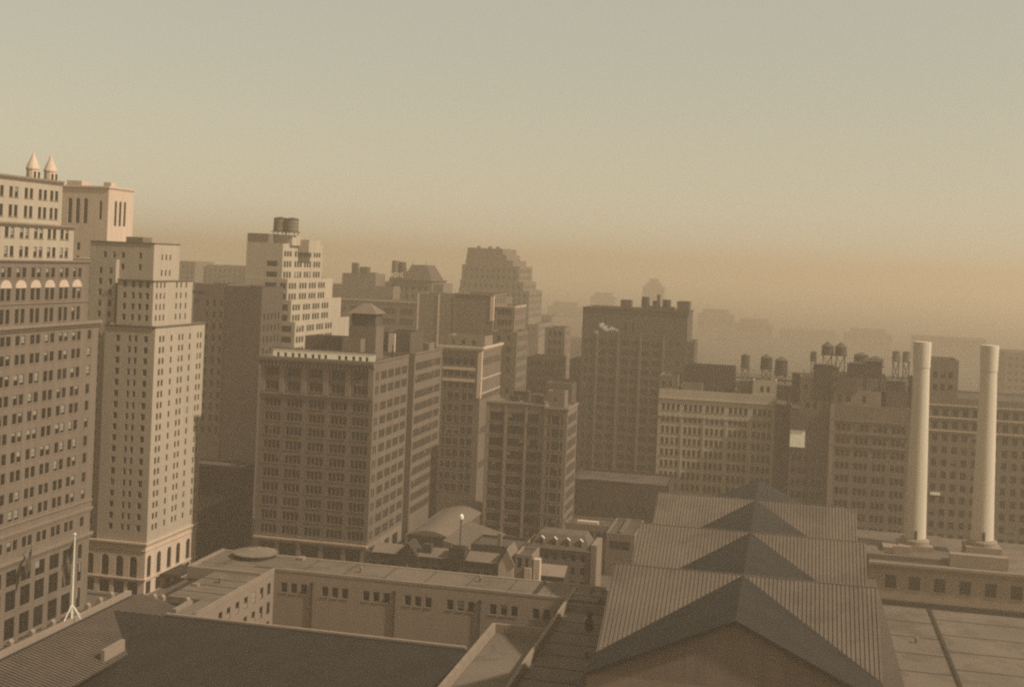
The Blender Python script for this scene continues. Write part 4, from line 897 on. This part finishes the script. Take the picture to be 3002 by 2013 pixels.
for i, xx in enumerate((24.5, 29.6)): tank(('left', 'right')[i] + ' squat pale tank half hidden behind the boxy roof tanks', xx, 455, 52, 2.6, 3.4 - i, 6.5, .2, 'brownbrick')
for i, xx in enumerate((39.8, 43.6)): tank(('left', 'right')[i] + ' faint tank of the pair left of the tall smokestack', xx, 500, 50, 1.5, 3.6, 7.6, .15, 'tanbrick')
plain('office_building', 'faint block under the paired tanks left of the smokestack', 34, 47, 496, 520, 50.2, 'tanbrick', 5, 0)
plain('office_building', 'hazy block carrying the domed twin tanks', 8, 33, 440, 460, 55.4, 'greybrick', 0, 0)
plain('office_building', 'dim roof block behind the conical tanks', -12, 8.5, 446, 470, 50.4, 'brownbrick', 0, 0)
plain('office_building', 'dim roof block carrying the dark far tank', -24, -6, 512, 535, 45.2, 'brownbrick', 0, 0)
plain('office_building', 'dim block carrying the small far tank', 4, 14, 512, 530, 48.7, 'brownbrick', 0, 0)

cl = random.Random(5)
for lab, x, y, z, wx, wy, h, mm in (('low dark roof shed between the conical tanks and the pale office block', -14, 444.5, 46.6, 4, 3, 4.6, 'brownbrick'), ('dark roof shed under the domed twin tanks', 13, 439, 55, 7, 3, 3.2, 'brownbrick'), ('long dark roof shed right of the domed twin tanks', 24, 446, 55, 9, 4, 4.2, 'darkbrick'), ('brown stair head left of the boxy roof tanks', 17.6, 421, 52.6, 4.0, 3, 3.6, 'brownbrick'), ('small dark shed at the right end of the tan office block roof', 33.4, 418, 53, 5.4, 4, 3.4, 'darkbrick'), ('low roof shed on the gridded loft behind its stair head', -83, 389, 45.9, 5, 2.4, 2.6, 'brownbrick'), ('dark shed on the dim roof block behind the conical tanks', 3.5, 449, 50, 5, 3, 4.6, 'darkbrick')):
    t = thing('roof_shed', (x, y, z), lab, 'shed'); B = MB(); B.box(x - wx / 2, x + wx / 2, y - wy / 2, y + wy / 2, z - .3, z + h); B.build('wall', mm, t)
    B = MB(); B.box(x - wx / 2 - .2, x + wx / 2 + .2, y - wy / 2 - .2, y + wy / 2 + .2, z + h, z + h + .25); B.build('roof', 'tar', t)
    B = MB(); B.tube((x + wx * .3, y, z + h), (x + wx * .3, y, z + h + 1.6), .16, n=6); B.build('vent_pipe', 'iron', t)
for lab, x, y, z, h, r in (('thin flue on the big loft roof near its hipped stair house', -128, 333, 60.5, 5.0, .22), ('short flue near the right edge of the big loft roof', -112.6, 345, 60.5, 3.4, .25), ('flue on the pale office block roof near the left stair house', -35, 448, 46.5, 4.5, .3), ('flue on the tan office block roof beside the boxy tanks', 21, 411.5, 53, 5.5, .25), ('dark flue left of the tall smokestack on the tan office block', 38.6, 424, 48, 9.5, .6)):
    t = thing('flue_pipe', (x, y, z), lab, 'chimney'); B = MB(); B.tube((x, y, z - .5), (x, y, z + h), r, r * .9, 8); B.build('pipe', 'iron', t); B = MB(); B.ring([(r * 1.7, z + h), (r * .3, z + h + r * 1.2)], x, y, 8); B.build('cap', 'iron', t)

# ------------------------------------------------------------------ faint buildings dissolving in the haze
FG = 'far buildings dissolving in the haze'
def ghost(label, x0, x1, y, z1, steps=0, wall='tanbrick'):
    k_ = 1.9 if y > 690 else 1.35
    x0, x1, y, z1 = x0 * k_, x1 * k_, y * k_, 90 - (90 - z1) * k_
    if z1 < 8: return
    b = Bld('far_building', label, (x0 + x1) / 2, y + 15, group=FG)
    rows = [(z1 - 5 - 4.4 * k, z1 - 2.8 - 4.4 * k) for k in range(5) if z1 - 5 - 4.4 * k > 12]
    b.tier(x0, x1, y, y + 30, GZ, z1, wall, front=[(even(x1 - x0, max(2, int((x1 - x0) / 4)), 1.8), rows)], stuff=True, sill=False, shade=0, dusty=.8)
    for k in range(steps):
        d = (x1 - x0) * .14 * (k + 1); b.tier(x0 + d, x1 - d, y + 2 + 3 * k, y + 26 - 3 * k, z1 + 6 * k - .7, z1 + 6 * (k + 1), wall, wname='upper_wall')
    b.done()
ghost('wide faint slab on the skyline right of the hotel roof', -320, -262, 640, 81, 0)
ghost('faint block with a corner post just right of the hotel roof', -331, -321.5, 630, 82.5, 0)
ghost('faint slab behind the windowed brown block left of the tank topped tower', -262, -228, 560, 79, 0)
ghost('faint block left of the stepped ghost tower', -176, -150, 900, 58, 1); ghost('faint slender stepped tower above the dark tower roof', -118, -101, 1000, 74, 2)
ghost('faint broad block right of the ziggurat tower', -148, -128, 820, 47, 0); ghost('faint hazy block left of the big dark tower shoulder', -128, -104, 660, 45, 1)
ghost('faint block on the haze line right of the dark tower', -66, -40, 900, 58, 1); ghost('faint lower block in the haze right of the dark tower', -38, -12, 860, 54, 1); ghost('faint wide block in the haze over the conical tanks', -8, 30, 900, 50, 0)
ghost('faint slab in the haze behind the domed tanks', 34, 64, 840, 52, 1); ghost('faint slab in the haze behind the tall smokestack', 70, 110, 760, 56, 0)
ghost('faint low block between ziggurat and dark tower', -100, -70, 780, 42, 0); ghost('faint low block under the haze right of the dark tower foot', -36, 10, 620, 40, 0, 'greybrick')
ghost('faint low slab left of the mansard roof building', -300, -245, 700, 62, 0); ghost('faint low slab behind the pilastered block', -180, -130, 680, 60, 0)
ghost('faint tall block over the ziggurat tower shoulder', -160, -140, 1000, 64, 1); ghost('faint block at the far right edge behind the smokestacks', 95, 140, 600, 58, 0)

# white steam in front of the dark tower
SMK = bpy.data.materials.new('steam'); SMK.use_nodes = True
n = SMK.node_tree.nodes; n.clear(); out = n.new('ShaderNodeOutputMaterial'); pv = n.new('ShaderNodeVolumePrincipled'); pv.inputs['Color'].default_value = (.97, .95, .9, 1); pv.inputs['Density'].default_value = .32
SMK.node_tree.links.new(pv.outputs[0], out.inputs['Volume']); M['steam'] = SMK
import bmesh
bm = bmesh.new()
for (sx, sz, r_, st_) in ((-75.8, 65.2, 1.25, 1), (-74.6, 64.2, 1.2, 1), (-73.4, 63.4, .9, 1), (-71.6, 64.0, .95, 1.5), (-69.8, 63.5, .6, 1.8), (-78.0, 62.3, .85, 1)):
    bmesh.ops.create_icosphere(bm, subdivisions=3, radius=r_, matrix=Matrix.Translation((sx, 506.5, sz)) @ Matrix.Diagonal((st_, 1, .9, 1)))
for vtx in bm.verts:
    vtx.co.x += .25 * math.sin(vtx.co.z * 4 + vtx.co.y * 3); vtx.co.z += .2 * math.sin(vtx.co.x * 3.5 + vtx.co.y * 2)
me = bpy.data.meshes.new('steam'); bm.to_mesh(me); bm.free(); me.materials.append(SMK)
o = bpy.data.objects.new('steam', me); COL.objects.link(o); o['kind'] = 'stuff'

# ------------------------------------------------------------------ the air
HZ = bpy.data.materials.new('haze'); HZ.use_nodes = True
n = HZ.node_tree.nodes; n.clear(); out = n.new('ShaderNodeOutputMaterial'); pv = n.new('ShaderNodeVolumePrincipled')
pv.inputs['Color'].default_value = (.95, .765, .57, 1); pv.inputs['Density'].default_value = 0.00068; pv.inputs['Anisotropy'].default_value = 0.4
HZ.node_tree.links.new(pv.outputs[0], out.inputs['Volume']); M['haze'] = HZ
B = MB(); B.box(-6200, 6200, -200, 8200, -3, 126)
o = B.build('haze', 'haze'); o['kind'] = 'stuff'
